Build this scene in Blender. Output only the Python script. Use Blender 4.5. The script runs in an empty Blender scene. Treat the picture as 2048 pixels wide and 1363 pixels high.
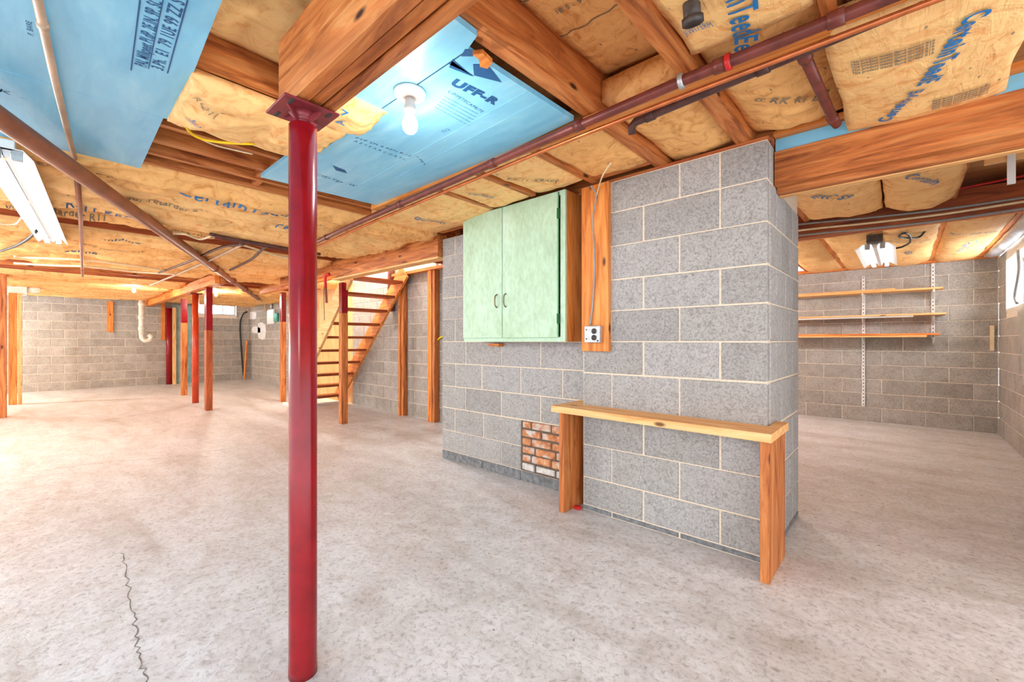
import bpy, bmesh, math, random
from mathutils import Vector, Matrix, noise
random.seed(7)
C = bpy.context.scene.collection
PI = math.pi
# ------------------------------------------------------------------ camera
FPX, CAMH = 859.0, 1.14
TH = math.radians(42.3)
ct, st = math.cos(TH), math.sin(TH)
cam_d = bpy.data.cameras.new('camera')
cam_d.sensor_width = 36.0
cam_d.lens = 36.0 * FPX / 2048.0
cam_d.clip_start = 0.02
cam = bpy.data.objects.new('camera', cam_d)
C.objects.link(cam)
cam.location = (0, 0, CAMH)
cam.rotation_euler = (PI / 2, 0, TH)
bpy.context.scene.camera = cam
# ------------------------------------------------------------------ world, lights, exposure
W = bpy.data.worlds.new('world')
bpy.context.scene.world = W
W.use_nodes = True
W.node_tree.nodes['Background'].inputs[0].default_value = (0.84, 0.92, 1.0, 1)
W.node_tree.nodes['Background'].inputs[1].default_value = 3.0
vs = bpy.context.scene.view_settings
vs.view_transform = 'Standard'
vs.look = 'None'
vs.gamma = 1
vs.exposure = 0.32
vs.use_curve_mapping = False


def area_light(name, loc, size, size_y, power, rot=(0, 0, 0), col=(1, 1, 1)):
    l = bpy.data.lights.new(name, 'AREA')
    l.shape = 'RECTANGLE'
    l.size, l.size_y = size, size_y
    l.energy = power
    l.color = col
    o = bpy.data.objects.new(name, l)
    C.objects.link(o)
    o.location = loc
    o.rotation_euler = rot
    return o


def point_light(name, loc, power, r=0.03, col=(1, .93, .82)):
    l = bpy.data.lights.new(name, 'POINT')
    l.energy = power
    l.shadow_soft_size = r
    l.color = col
    o = bpy.data.objects.new(name, l)
    C.objects.link(o)
    o.location = loc
    return o


# daylight entering through the two windows
area_light('window_daylight', (-14.75, 3.40, 2.05), 1.1, .34, 110, (0, -PI / 2, 0), (.9, .95, 1))
area_light('side_window_daylight', (1.15, 6.75, 1.8), 1.2, .6, 90, (0, PI / 2, 0), (.9, .95, 1))
# added fill lights out of view, no known fixtures, for even brightness
point_light('fill_lamp', (-7.0, -2.0, 1.95), 240, .12, (.95, .98, 1))
point_light('fill_lamp', (-12.6, -2.2, 1.95), 260, .12, (.95, .98, 1))
point_light('fill_lamp', (-.3, -1.1, 2.0), 22, .12, (.95, .98, 1))
point_light('stair_fill', (-6.6, 3.2, 3.6), 160, .1, (1, .97, .93))  # added light hidden up the shaft, brightens the stair opening
point_light('fill_lamp', (-2.4, 6.2, 1.95), 85, .1, (.95, .98, 1))


# ------------------------------------------------------------------ picture measurement -> place in the room
def ray(px, py):
    u = (px - 1024) / FPX
    v = (681.5 - py) / FPX
    return (ct * u - st, st * u + ct, v)


def pz(px, py, z):
    r = ray(px, py)
    t = (z - CAMH) / r[2]
    return Vector((r[0] * t, r[1] * t, z))


def pY(px, py, Y):
    r = ray(px, py)
    t = Y / r[1]
    return Vector((r[0] * t, Y, CAMH + r[2] * t))


def pX(px, py, X):
    r = ray(px, py)
    t = X / r[0]
    return Vector((X, r[1] * t, CAMH + r[2] * t))


# ------------------------------------------------------------------ materials
def lin(r, g, b):
    f = lambda c: (c / 255 / 12.92) if c / 255 <= .04045 else ((c / 255 + .055) / 1.055) ** 2.4
    return (f(r), f(g), f(b), 1)


def nt(name, rough=.6, metal=0.0, spec=.4):
    m = bpy.data.materials.new(name)
    m.use_nodes = True
    n = m.node_tree
    b = n.nodes['Principled BSDF']
    b.inputs['Roughness'].default_value = rough
    b.inputs['Metallic'].default_value = metal
    b.inputs['Specular IOR Level'].default_value = spec
    return m, n, b


def N(n, t, **kw):
    x = n.nodes.new(t)
    for k, v in kw.items():
        if k in x.inputs:
            x.inputs[k].default_value = v
        else:
            setattr(x, k, v)
    return x


def ramp(n, fac, stops):
    r = n.nodes.new('ShaderNodeValToRGB')
    n.links.new(fac, r.inputs[0])
    e = r.color_ramp.elements
    e[0].position, e[0].color = stops[0]
    e[1].position, e[1].color = stops[-1]
    for p, c in stops[1:-1]:
        q = e.new(p)
        q.color = c
    return r.outputs[0]


def mix(n, fac, a, b, mode='MIX'):
    m = n.nodes.new('ShaderNodeMix')
    m.data_type = 'RGBA'
    m.blend_type = mode
    for i, v in ((0, fac), (6, a), (7, b)):
        if hasattr(v, 'is_linked'):
            n.links.new(v, m.inputs[i])
        else:
            m.inputs[i].default_value = v
    return m.outputs[2]


def coords(n, scale=(1, 1, 1), rand=True):
    tc = n.nodes.new('ShaderNodeTexCoord')
    mp = n.nodes.new('ShaderNodeMapping')
    mp.inputs['Scale'].default_value = scale
    n.links.new(tc.outputs['Object'], mp.inputs['Vector'])
    if rand:
        oi = n.nodes.new('ShaderNodeObjectInfo')
        mu = N(n, 'ShaderNodeMath', operation='MULTIPLY')
        mu.inputs[1].default_value = 37.0
        n.links.new(oi.outputs['Random'], mu.inputs[0])
        cb = n.nodes.new('ShaderNodeCombineXYZ')
        for i in range(3):
            n.links.new(mu.outputs[0], cb.inputs[i])
        n.links.new(cb.outputs[0], mp.inputs['Location'])
    return mp.outputs[0]


def noise_tex(n, vec, scale, detail=4, rough=.55, dist=0.0):
    t = N(n, 'ShaderNodeTexNoise')
    t.inputs['Scale'].default_value = scale
    t.inputs['Detail'].default_value = detail
    t.inputs['Roughness'].default_value = rough
    t.inputs['Distortion'].default_value = dist
    n.links.new(vec, t.inputs['Vector'])
    return t.outputs[0]


def bump(n, b, h, strength=.3, dist=.01):
    bp = n.nodes.new('ShaderNodeBump')
    bp.inputs['Strength'].default_value = strength
    bp.inputs['Distance'].default_value = dist
    n.links.new(h, bp.inputs['Height'])
    n.links.new(bp.outputs[0], b.inputs['Normal'])


def wood(name, axis, base, dark, light, rough=.55):
    m, n, b = nt(name, rough)
    sc = [9, 9, 9]
    sc[axis] = .9
    v = coords(n, tuple(sc))
    g = noise_tex(n, v, 2.2, 5, .6, 1.2)
    col = ramp(n, g, [(.28, dark), (.5, base), (.75, light)])
    sc2 = [60, 60, 60]
    sc2[axis] = 2
    v2 = coords(n, tuple(sc2))
    f = noise_tex(n, v2, 1.5, 2)
    col = mix(n, .28, col, ramp(n, f, [(.35, dark), (.65, light)]), 'MULTIPLY')
    vo = N(n, 'ShaderNodeTexVoronoi')
    vo.inputs['Scale'].default_value = 1.0
    sc3 = [7, 7, 7]
    sc3[axis] = 2.6
    n.links.new(coords(n, tuple(sc3)), vo.inputs['Vector'])
    k = ramp(n, vo.outputs['Distance'], [(.05, (0, 0, 0, 1)), (.11, (1, 1, 1, 1))])
    inv = N(n, 'ShaderNodeInvert')
    n.links.new(k, inv.inputs[1])
    kk = mix(n, inv.outputs[0], col, (dark[0] * .25, dark[1] * .25, dark[2] * .25, 1))
    n.links.new(kk, b.inputs['Base Color'])
    bump(n, b, f, .25, .004)
    return m


def plain(name, col, rough=.5, metal=0.0, var=.12, scale=14, bmp=.1):
    m, n, b = nt(name, rough, metal)
    g = noise_tex(n, coords(n), scale, 4)
    dk = tuple(c * (1 - var) for c in col[:3]) + (1,)
    lt = tuple(min(1, c * (1 + var)) for c in col[:3]) + (1,)
    n.links.new(ramp(n, g, [(.35, dk), (.65, lt)]), b.inputs['Base Color'])
    if bmp:
        bump(n, b, g, bmp, .003)
    return m


def emissive(name, col, s):
    m, n, b = nt(name)
    b.inputs['Base Color'].default_value = (1, 1, 1, 1)
    b.inputs['Emission Color'].default_value = col
    b.inputs['Emission Strength'].default_value = s
    return m


FIR = (lin(204, 124, 62), lin(122, 56, 20), lin(238, 172, 104))
RED = (lin(178, 92, 44), lin(112, 46, 18), lin(208, 124, 68))
PINE = (lin(244, 196, 132), lin(216, 150, 84), lin(252, 216, 162))
ORG = (lin(232, 148, 66), lin(182, 96, 34), lin(248, 184, 104))
wood_m = {}
for nm, cs in (('fir', FIR), ('redwood', RED), ('pine', PINE), ('orange', ORG)):
    for ax in range(3):
        wood_m[nm, ax] = wood('%s_wood_%s' % (nm, 'xyz'[ax]), ax, *cs)


def block_mat(name, base, warm=.4, dirt=.35):
    m, n, b = nt(name, .9, 0, .2)
    oi = n.nodes.new('ShaderNodeObjectInfo')
    v = coords(n, (1, 1, 1))
    fine = noise_tex(n, v, 95, 4, .75)
    mid = noise_tex(n, v, 7, 4, .6)
    c0 = tuple(c * .80 for c in base[:3]) + (1,)
    c1 = tuple(min(1, c * 1.18) for c in base[:3]) + (1,)
    col = ramp(n, fine, [(.3, tuple(c * .45 for c in base[:3]) + (1,)), (.42, base), (.62, c1)])
    worm = noise_tex(n, v, 34, 2, .5, 2.2)
    col = mix(n, .55, col, ramp(n, worm, [(.36, lin(186, 184, 182)), (.5, lin(238, 238, 238)), (.62, (1, 1, 1, 1))]), 'MULTIPLY')
    col = mix(n, dirt, col, ramp(n, mid, [(.3, lin(140, 126, 108)), (.7, lin(200, 198, 196))]), 'MULTIPLY')
    tone = ramp(n, oi.outputs['Random'], [(0, (.88, .87, .86, 1)), (.5, (1, .99, .97, 1)), (1, (1.06, 1.06, 1.07, 1))])
    col = mix(n, 1.0, col, tone, 'MULTIPLY')
    n.links.new(col, b.inputs['Base Color'])
    bump(n, b, fine, .55, .006)
    return m


M_BLOCK = block_mat('grey_block', lin(184, 182, 180), dirt=.25)
M_BLOCK_FAR = block_mat('weathered_block', lin(208, 204, 198), dirt=.55)
M_MORTAR = plain('mortar', lin(222, 206, 184), .95, 0, .1, 60, .4)
M_MORTAR_FAR = plain('rough_mortar', lin(226, 216, 200), .95, 0, .15, 40, .5)
M_FOOT = plain('footing_cement', lin(120, 122, 124), .9, 0, .3, 30, .5)


def brick_mat():
    m, n, b = nt('old_brick', .9)
    v = coords(n)
    g = noise_tex(n, v, 18, 5, .7)
    col = ramp(n, g, [(.3, lin(150, 88, 58)), (.5, lin(208, 138, 92)), (.72, lin(228, 190, 150))])
    w = noise_tex(n, v, 7, 3)
    col = mix(n, ramp(n, w, [(.5, (0, 0, 0, 1)), (.62, (1, 1, 1, 1))]), col, lin(206, 200, 192))
    n.links.new(col, b.inputs['Base Color'])
    bump(n, b, g, .8, .008)
    return m


M_BRICK = brick_mat()
M_BRICKW = plain('limewashed_brick', lin(206, 202, 196), .9, 0, .25, 20, .6)


def floor_mat():
    m, n, b = nt('concrete_floor', .42, 0, .5)
    v = coords(n, rand=False)
    st_ = coords(n, (.35, 1.4, 1), rand=False)
    big = noise_tex(n, st_, 2.2, 5, .6, .6)
    fine = noise_tex(n, v, 42, 5, .75, .6)
    mid = noise_tex(n, v, 7, 6, .65, 1.0)
    col = ramp(n, big, [(.3, lin(208, 206, 205)), (.5, lin(228, 231, 235)), (.7, lin(238, 242, 248))])
    col = mix(n, .6, col, ramp(n, fine, [(.34, lin(140, 138, 136)), (.48, lin(236, 236, 236)), (.7, (1, 1, 1, 1))]), 'MULTIPLY')
    col = mix(n, .45, col, ramp(n, mid, [(.33, lin(200, 192, 184)), (.58, (1, 1, 1, 1))]), 'MULTIPLY')
    # small dark pits
    vo = N(n, 'ShaderNodeTexVoronoi')
    vo.inputs['Scale'].default_value = 9
    n.links.new(v, vo.inputs['Vector'])
    pit = ramp(n, vo.outputs['Distance'], [(.03, (1, 1, 1, 1)), (.05, (0, 0, 0, 1))])
    col = mix(n, pit, col, lin(120, 112, 104))
    n.links.new(col, b.inputs['Base Color'])
    rr = N(n, 'ShaderNodeMapRange')
    n.links.new(mid, rr.inputs[0])
    rr.inputs[3].default_value = .28
    rr.inputs[4].default_value = .52
    n.links.new(rr.outputs[0], b.inputs['Roughness'])
    hm = mix(n, .5, fine, mid)
    bump(n, b, hm, .35, .012)
    return m


M_FLOOR = floor_mat()


def kraft(name, base, dark):
    m, n, b = nt(name, .62, 0, .35)
    v = coords(n)
    w = noise_tex(n, v, 9, 5, .6, 1.8)
    f = noise_tex(n, coords(n, (14, 3, 4)), 1.6, 4, .6, 1.0)
    col = ramp(n, w, [(.3, dark), (.48, base), (.75, tuple(min(1, c * 1.18) for c in base[:3]) + (1,))])
    # small dark printed marks and scuffs
    vo = N(n, 'ShaderNodeTexVoronoi')
    vo.inputs['Scale'].default_value = 1
    n.links.new(coords(n, (16, 7, 7)), vo.inputs['Vector'])
    k = ramp(n, vo.outputs['Distance'], [(.05, (.8, .8, .8, 1)), (.085, (0, 0, 0, 1))])
    col = mix(n, k, col, lin(120, 112, 100))
    n.links.new(col, b.inputs['Base Color'])
    h = mix(n, .5, w, f)
    bump(n, b, h, .55, .03)
    return m


M_KRAFT = kraft('kraft_paper', lin(250, 197, 130), lin(232, 160, 90))
M_KRAFT_D = kraft('aged_kraft_paper', lin(244, 184, 114), lin(214, 142, 72))
M_GLASSWOOL = plain('yellow_fibre', lin(222, 180, 90), .95, 0, .25, 30, .6)


def foam_mat():
    m, n, b = nt('blue_foam', .30, 0, .45)
    v = coords(n, (1.2, 5, 1), rand=False)
    g = noise_tex(n, v, 2.0, 4, .6, .4)
    col = ramp(n, g, [(.3, lin(112, 186, 222)), (.55, lin(134, 202, 232)), (.75, lin(160, 216, 238))])
    n.links.new(col, b.inputs['Base Color'])
    bump(n, b, g, .12, .01)
    return m


M_FOAM = foam_mat()
M_INK = plain('blue_ink', lin(30, 116, 178), .5, 0, .1, 20, 0)
M_INK_D = plain('navy_ink', lin(24, 84, 138), .5, 0, .1, 20, 0)
M_INK_G = plain('grey_ink', lin(130, 118, 98), .6, 0, .2, 60, 0)
M_REDSTEEL = plain('red_paint', lin(138, 14, 24), .22, .0, .16, 10, .04)
M_ORED = plain('orange_red_paint', lin(196, 64, 26), .35, .0, .15, 6, .05)
M_PLATE = plain('plate_paint', lin(128, 44, 50), .4, .1, .2, 18, .1)
M_REDPIPE = plain('oxide_pipe', lin(116, 56, 48), .35, .1, .25, 12, .1)
M_DARKPIPE = plain('dark_pipe', lin(92, 62, 58), .4, .2, .3, 12, .2)
M_BRPIPE = plain('brown_pipe', lin(146, 88, 62), .45, .1, .2, 8, .15)
M_COPPER = plain('copper', lin(212, 122, 74), .3, .7, .2, 12, 0)
M_COND = plain('conduit_metal', lin(196, 170, 146), .4, .3, .15, 8, .1)
M_WHITE = plain('white_enamel', lin(238, 238, 236), .4, 0, .04, 6, 0)
M_PORC = plain('porcelain', lin(240, 232, 224), .3, 0, .04, 6, 0)
M_PVC = plain('pvc', lin(240, 234, 222), .4, 0, .05, 10, 0)
M_GREYC = plain('grey_cable', lin(150, 150, 150), .5, 0, .1, 20, 0)
M_BLACK = plain('black_rubber', lin(30, 32, 34), .5, 0, .1, 20, 0)
M_CREAM = plain('cream_cable', lin(236, 214, 176), .5, 0, .08, 20, 0)
M_YELLOW = plain('yellow_cable', lin(246, 206, 22), .4, 0, .05, 20, 0)
M_REDC = plain('red_cable', lin(206, 36, 34), .4, 0, .1, 20, 0)
M_GALV = plain('galvanised_steel', lin(186, 188, 190), .4, .5, .15, 30, .05)
M_DGALV = plain('dark_slot', lin(60, 60, 62), .6, 0, .1, 30, 0)
M_BRASS = plain('old_brass', lin(120, 100, 60), .4, .6, .3, 40, 0)
M_TUBE = emissive('fluorescent_tube', (1, 1, 1, 1), 2.6)
M_BULB = emissive('lit_bulb', (1, .95, .86, 1), 30)
M_TEAL = plain('teal_board', lin(150, 178, 178), .8, 0, .2, 6, .2)
M_PLASTER = plain('white_plaster', lin(236, 228, 220), .8, 0, .05, 3, .1)
M_DARKIRON = plain('cast_iron', lin(86, 80, 78), .5, .4, .3, 30, .3)


def green_mat():
    m, n, b = nt('mint_paint', .5, 0, .4)
    v = coords(n, (1, 1, .5))
    g = noise_tex(n, v, 5, 5, .65)
    f = noise_tex(n, v, 40, 3)
    col = ramp(n, g, [(.3, lin(176, 204, 172)), (.55, lin(190, 220, 192)), (.75, lin(206, 230, 210))])
    col = mix(n, .25, col, ramp(n, f, [(.3, lin(200, 196, 160)), (.6, (1, 1, 1, 1))]), 'MULTIPLY')
    n.links.new(col, b.inputs['Base Color'])
    bump(n, b, f, .15, .003)
    return m


M_GREEN = green_mat()
M_DGREEN = plain('dark_green_gap', lin(30, 96, 48), .6, 0, .1, 20, 0)

mg = bpy.data.materials.new('window_glass')
mg.use_nodes = True
_b = mg.node_tree.nodes['Principled BSDF']
_b.inputs['Base Color'].default_value = (.95, .98, 1, 1)
_b.inputs['Roughness'].default_value = .02
_b.inputs['Transmission Weight'].default_value = 1
_b.inputs['IOR'].default_value = 1.01
M_GLASS = mg


# ------------------------------------------------------------------ mesh helpers
def obj(name, bm, mat, parent=None, smooth=False):
    me = bpy.data.meshes.new(name)
    bm.normal_update()
    bm.to_mesh(me)
    bm.free()
    if smooth:
        for p in me.polygons:
            p.use_smooth = True
    if mat:
        for q in (mat if isinstance(mat, (list, tuple)) else [mat]):
            me.materials.append(q)
    o = bpy.data.objects.new(name, me)
    C.objects.link(o)
    if parent:
        o.parent = parent
    return o


def tag(o, label, cat, group=None):
    o['label'] = label
    o['category'] = cat
    if group:
        o['group'] = group
    return o


def thing(name, label, cat, loc=(0, 0, 0), rz=0, group=None):
    o = bpy.data.objects.new(name, None)
    C.objects.link(o)
    o.location = loc
    o.rotation_euler = (0, 0, rz)
    o.empty_display_size = .1
    return tag(o, label, cat, group)


def struct(o):
    o['kind'] = 'structure'
    return o


def BM():
    return bmesh.new()


def box(bm, x0, x1, y0, y1, z0, z1, bev=0.0, mi=0):
    vs_ = [bm.verts.new((x, y, z)) for z in (z0, z1) for x, y in ((x0, y0), (x1, y0), (x1, y1), (x0, y1))]
    fs = []
    for a in ((3, 2, 1, 0), (4, 5, 6, 7), (0, 1, 5, 4), (1, 2, 6, 5), (2, 3, 7, 6), (3, 0, 4, 7)):
        f = bm.faces.new([vs_[i] for i in a])
        f.material_index = mi
        fs.append(f)
    if bev:
        es = {e for f in fs for e in f.edges}
        bmesh.ops.bevel(bm, geom=list(es), offset=bev, segments=1, affect='EDGES')
    return bm


def bx(x0, x1, y0, y1, z0, z1, bev=0.0):
    return box(BM(), min(x0, x1), max(x0, x1), min(y0, y1), max(y0, y1), min(z0, z1), max(z0, z1), bev)


def obox(bm, p, q, w, h, up=(0, 0, 1)):
    """a plank from p to q, w wide (sideways) and h high"""
    p, q = Vector(p), Vector(q)
    d = (q - p).normalized()
    s = d.cross(Vector(up)).normalized()
    u = s.cross(d)
    vv = [bm.verts.new(a + s * i * w / 2 + u * j * h / 2) for a in (p, q) for i, j in ((-1, -1), (1, -1), (1, 1), (-1, 1))]
    for a in ((0, 1, 2, 3), (7, 6, 5, 4), (0, 4, 5, 1), (1, 5, 6, 2), (2, 6, 7, 3), (3, 7, 4, 0)):
        bm.faces.new([vv[i] for i in a])
    bmesh.ops.recalc_face_normals(bm, faces=bm.faces)
    return bm


def tube(bm, pts, r, n=12, cap=True):
    pts = [Vector(p) for p in pts]
    rings = []
    prev = None
    for i, p in enumerate(pts):
        d = (pts[min(i + 1, len(pts) - 1)] - pts[max(i - 1, 0)]).normalized()
        a = Vector((0, 0, 1)) if abs(d.z) < .9 else Vector((1, 0, 0))
        if prev is not None:
            s = prev - d * prev.dot(d)
            s = s.normalized() if s.length > 1e-4 else d.cross(a).normalized()
        else:
            s = d.cross(a).normalized()
        prev = s
        u = d.cross(s)
        rr = r[i] if isinstance(r, (list, tuple)) else r
        rings.append([bm.verts.new(p + (s * math.cos(2 * PI * k / n) + u * math.sin(2 * PI * k / n)) * rr) for k in range(n)])
    for a, b in zip(rings, rings[1:]):
        for k in range(n):
            bm.faces.new((a[k], a[(k + 1) % n], b[(k + 1) % n], b[k]))
    if cap:
        bm.faces.new(rings[0][::-1])
        bm.faces.new(rings[-1])
    bmesh.ops.recalc_face_normals(bm, faces=bm.faces)
    return bm


def smooth_pts(pts, sub=6):
    pts = [Vector(p) for p in pts]
    out = []
    for i in range(len(pts) - 1):
        p0, p1, p2, p3 = pts[max(i - 1, 0)], pts[i], pts[i + 1], pts[min(i + 2, len(pts) - 1)]
        for k in range(sub):
            t = k / sub
            out.append(.5 * ((2 * p1) + (p2 - p0) * t + (2 * p0 - 5 * p1 + 4 * p2 - p3) * t * t + (3 * p1 - p0 - 3 * p2 + p3) * t ** 3))
    out.append(pts[-1])
    return out


def lathe(bm, prof, n=28, c=(0, 0, 0)):
    rings = []
    for r, z in prof:
        rings.append([bm.verts.new((c[0] + r * math.cos(2 * PI * k / n), c[1] + r * math.sin(2 * PI * k / n), c[2] + z)) for k in range(n)])
    for a, b in zip(rings, rings[1:]):
        for k in range(n):
            bm.faces.new((a[k], a[(k + 1) % n], b[(k + 1) % n], b[k]))
    if prof[0][0] > 1e-4:
        bm.faces.new(rings[0][::-1])
    if prof[-1][0] > 1e-4:
        bm.faces.new(rings[-1])
    bmesh.ops.remove_doubles(bm, verts=bm.verts, dist=1e-5)
    bmesh.ops.recalc_face_normals(bm, faces=bm.faces)
    return bm


def prism(bm, poly, z0, z1):
    a = [bm.verts.new((x, y, z0)) for x, y in poly]
    b = [bm.verts.new((x, y, z1)) for x, y in poly]
    bm.faces.new(a[::-1])
    bm.faces.new(b)
    for i in range(len(poly)):
        j = (i + 1) % len(poly)
        bm.faces.new((a[i], a[j], b[j], b[i]))
    bmesh.ops.recalc_face_normals(bm, faces=bm.faces)
    return bm


def cable(name, label, pts, r, mat, cat='cable', sub=6, group=None, parent=None):
    o = obj(name, tube(BM(), smooth_pts(pts, sub), r, 8), mat, parent, True)
    if not parent:
        tag(o, label, cat, group)
    return o


# printed lettering: flat ink laid on a surface given by z = surf(x, y), seen from below
def print_text(text, x, y, size, ang, surf, parent, mat=None, sx=1.0, off=.008, bold=.001, cut=.03, name='printed_lettering'):
    cu = bpy.data.curves.new('lettering', 'FONT')
    cu.body = text
    cu.size = size
    cu.offset = bold
    cu.resolution_u = 3
    cu.space_character = 1.12
    cu.align_x = 'CENTER'
    cu.align_y = 'CENTER'
    t = bpy.data.objects.new('lettering', cu)
    C.objects.link(t)
    bpy.context.view_layer.update()
    me = bpy.data.meshes.new_from_object(t)
    bpy.data.objects.remove(t)
    bm = BM()
    bm.from_mesh(me)
    bpy.data.meshes.remove(me)
    bmesh.ops.triangulate(bm, faces=bm.faces)
    for _ in range(2):
        es = [e for e in bm.edges if e.calc_length() > cut]
        if not es:
            break
        bmesh.ops.subdivide_edges(bm, edges=es, cuts=1)
        bmesh.ops.triangulate(bm, faces=bm.faces)
    ca, sa = math.cos(ang), math.sin(ang)
    for v in bm.verts:
        a, b = v.co.x * sx, -v.co.y      # mirrored: the print faces down
        X, Y = x + a * ca - b * sa, y + a * sa + b * ca
        v.co = (X, Y, surf(X, Y) - off)
    o_ = obj(name, bm, mat or M_INK, parent)
    o_['kind'] = 'stuff'
    return o_


def fit_text(text, A, B, size, surf, parent, mat, z, bold=.0):
    """lettering that runs from measured point A to B on a batt"""
    a, b = pz(A[0], A[1], z), pz(B[0], B[1], z)
    d = b - a
    ang = math.atan2(d.y, d.x)
    c_ = (a + b) / 2
    o = print_text(text, 0, 0, size, 0, lambda x, y: 0, parent, mat, off=0, bold=bold, cut=.03)
    xs = [v.co.x for v in o.data.vertices]
    k_ = d.length / (max(xs) - min(xs))
    m_ = (max(xs) + min(xs)) / 2
    for v in o.data.vertices:
        t, w_ = (v.co.x - m_) * k_, v.co.y
        X = c_.x + t * math.cos(ang) - w_ * math.sin(ang)
        Y = c_.y + t * math.sin(ang) + w_ * math.cos(ang)
        v.co = (X, Y, surf(X, Y) - .006)
    return o


def copy_tree(o, parent=None):
    c = o.copy()
    C.objects.link(c)
    c.parent = parent
    for ch in list(o.children):
        copy_tree(ch, c)
    return c


# ------------------------------------------------------------------ SETTING
JB, JT = 2.185, 2.42           # joist bottoms and tops
floor = struct(obj('floor', bx(-16.5, 3.2, -4.2, 9.2, -.15, 0), M_FLOOR))
# cracks and worn control joints in the slab


def crack(pts, w, mat, seed):
    random.seed(seed)
    bm = BM()
    P = smooth_pts([Vector((a.x, a.y, 0)) for a in pts], 14)
    rows = []
    for i, p in enumerate(P):
        d = (P[min(i + 1, len(P) - 1)] - P[max(i - 1, 0)]).normalized()
        s = Vector((-d.y, d.x, 0))
        p = p + s * random.uniform(-1, 1) * w * 1.6
        ww = w * random.uniform(.35, 1)
        rows.append([bm.verts.new(p + s * k * ww / 2 + Vector((0, 0, .0012))) for k in (-1, 1)])
    for a, b in zip(rows, rows[1:]):
        bm.faces.new((a[0], a[1], b[1], b[0]))
    return obj('crack', bm, mat, floor)


M_CRACK = plain('crack_dirt', lin(130, 122, 114), .9, 0, .2, 30, 0)
crack([pz(x, y, 0) for x, y in ((245, 1105), (262, 1200), (275, 1290), (292, 1363), (300, 1420))], .006, M_CRACK, 1)
crack([pz(x, y, 0) for x, y in ((0, 955), (200, 925), (330, 915), (480, 893))], .007, M_CRACK, 2)
crack([pz(x, y, 0) for x, y in ((140, 850), (260, 832), (380, 812))], .010, M_CRACK, 3)
crack([pz(x, y, 0) for x, y in ((640, 843), (760, 868), (850, 868), (886, 862))], .006, M_CRACK, 4)

ceiling = struct(obj('ceiling', bx(-14.7, 3.2, -3.2, 2.7, JT, JT + .05), wood_m['pine', 0]))
struct(obj('ceiling', bx(-14.7, -7.7, 2.7, 4.5, JT, JT + .05), wood_m['pine', 0]))
struct(obj('ceiling', bx(-4.95, 3.2, 2.7, 8.4, JT, JT + .05), wood_m['pine', 0]))

# --- block walls: mortar backing and single blocks
block_cache = {}


def block_mesh(sx, sy, sz, mat, bev=.004, hue=''):
    key = (round(sx, 2), round(sy, 2), round(sz, 2), mat.name)
    if key not in block_cache:
        bm = box(BM(), -key[0] / 2, key[0] / 2, -key[1] / 2, key[1] / 2, -key[2] / 2, key[2] / 2, bev)
        me = bpy.data.meshes.new('block')
        bm.to_mesh(me)
        bm.free()
        me.materials.append(mat)
        block_cache[key] = me
    return block_cache[key]


def put_block(parent, cx, cy, cz, sx, sy, sz, mat, name='block'):
    o = bpy.data.objects.new(name, block_mesh(sx, sy, sz, mat))
    C.objects.link(o)
    o.parent = parent
    o.location = (cx, cy, cz)
    return o


def wall(name, axis, pos, a0, a1, z1, side, holes=(), mat=None, rows=None, unit=.42, J=.012, backing=.18, phase=0.0):
    """axis 'x': face at X=pos running along Y from a0 to a1; side = direction the face looks"""
    mat = mat or M_BLOCK_FAR
    bm = BM()
    # backing in strips that leave the openings free
    cuts = sorted({a0, a1, *[h[0] for h in holes], *[h[1] for h in holes]})
    q0, q1 = (pos - side * (.005 + backing)), pos - side * .005
    lo, hi = min(q0, q1), max(q0, q1)
    for u, v in zip(cuts, cuts[1:]):
        zs = [0.0, z1]
        for h in holes:
            if h[0] <= u + 1e-6 and h[1] >= v - 1e-6:
                zs = [0.0, h[2], h[3], z1]
        for i in range(0, len(zs), 2):
            if zs[i + 1] - zs[i] > .005:
                if axis == 'x':
                    box(bm, lo, hi, u, v, zs[i], zs[i + 1])
                else:
                    box(bm, u, v, lo, hi, zs[i], zs[i + 1])
    w = struct(obj(name, bm, M_MORTAR_FAR))
    rows = rows or [min(z1, .2 * i) for i in range(int(math.ceil(z1 / .2)) + 1)]
    cnt = 0
    for r in range(len(rows) - 1):
        zb, zt = rows[r], rows[r + 1]
        if zt - zb < .03:
            continue
        x = a0 - (unit / 2 if r % 2 else 0) - phase
        while x < a1:
            e0, e1 = max(x, a0), min(x + unit, a1)
            x += unit
            segs = [(e0, e1)]
            for h in holes:
                if h[2] < zt - .01 and h[3] > zb + .01:
                    ns = []
                    for s0, s1 in segs:
                        if h[0] > s0:
                            ns.append((s0, min(s1, h[0])))
                        if h[1] < s1:
                            ns.append((max(s0, h[1]), s1))
                    segs = [q for q in ns if q[1] > q[0]]
            for s0, s1 in segs:
                if s1 - s0 < .05 or cnt > 298:
                    continue
                c_ = (s0 + s1) / 2
                off = pos - side * (.03 - random.uniform(0, .004))
                if axis == 'x':
                    put_block(w, off, c_, (zb + zt) / 2, .06, s1 - s0 - J, zt - zb - J, mat)
                else:
                    put_block(w, c_, off, (zb + zt) / 2, s1 - s0 - J, .06, zt - zb - J, mat)
                cnt += 1
    return w


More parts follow.
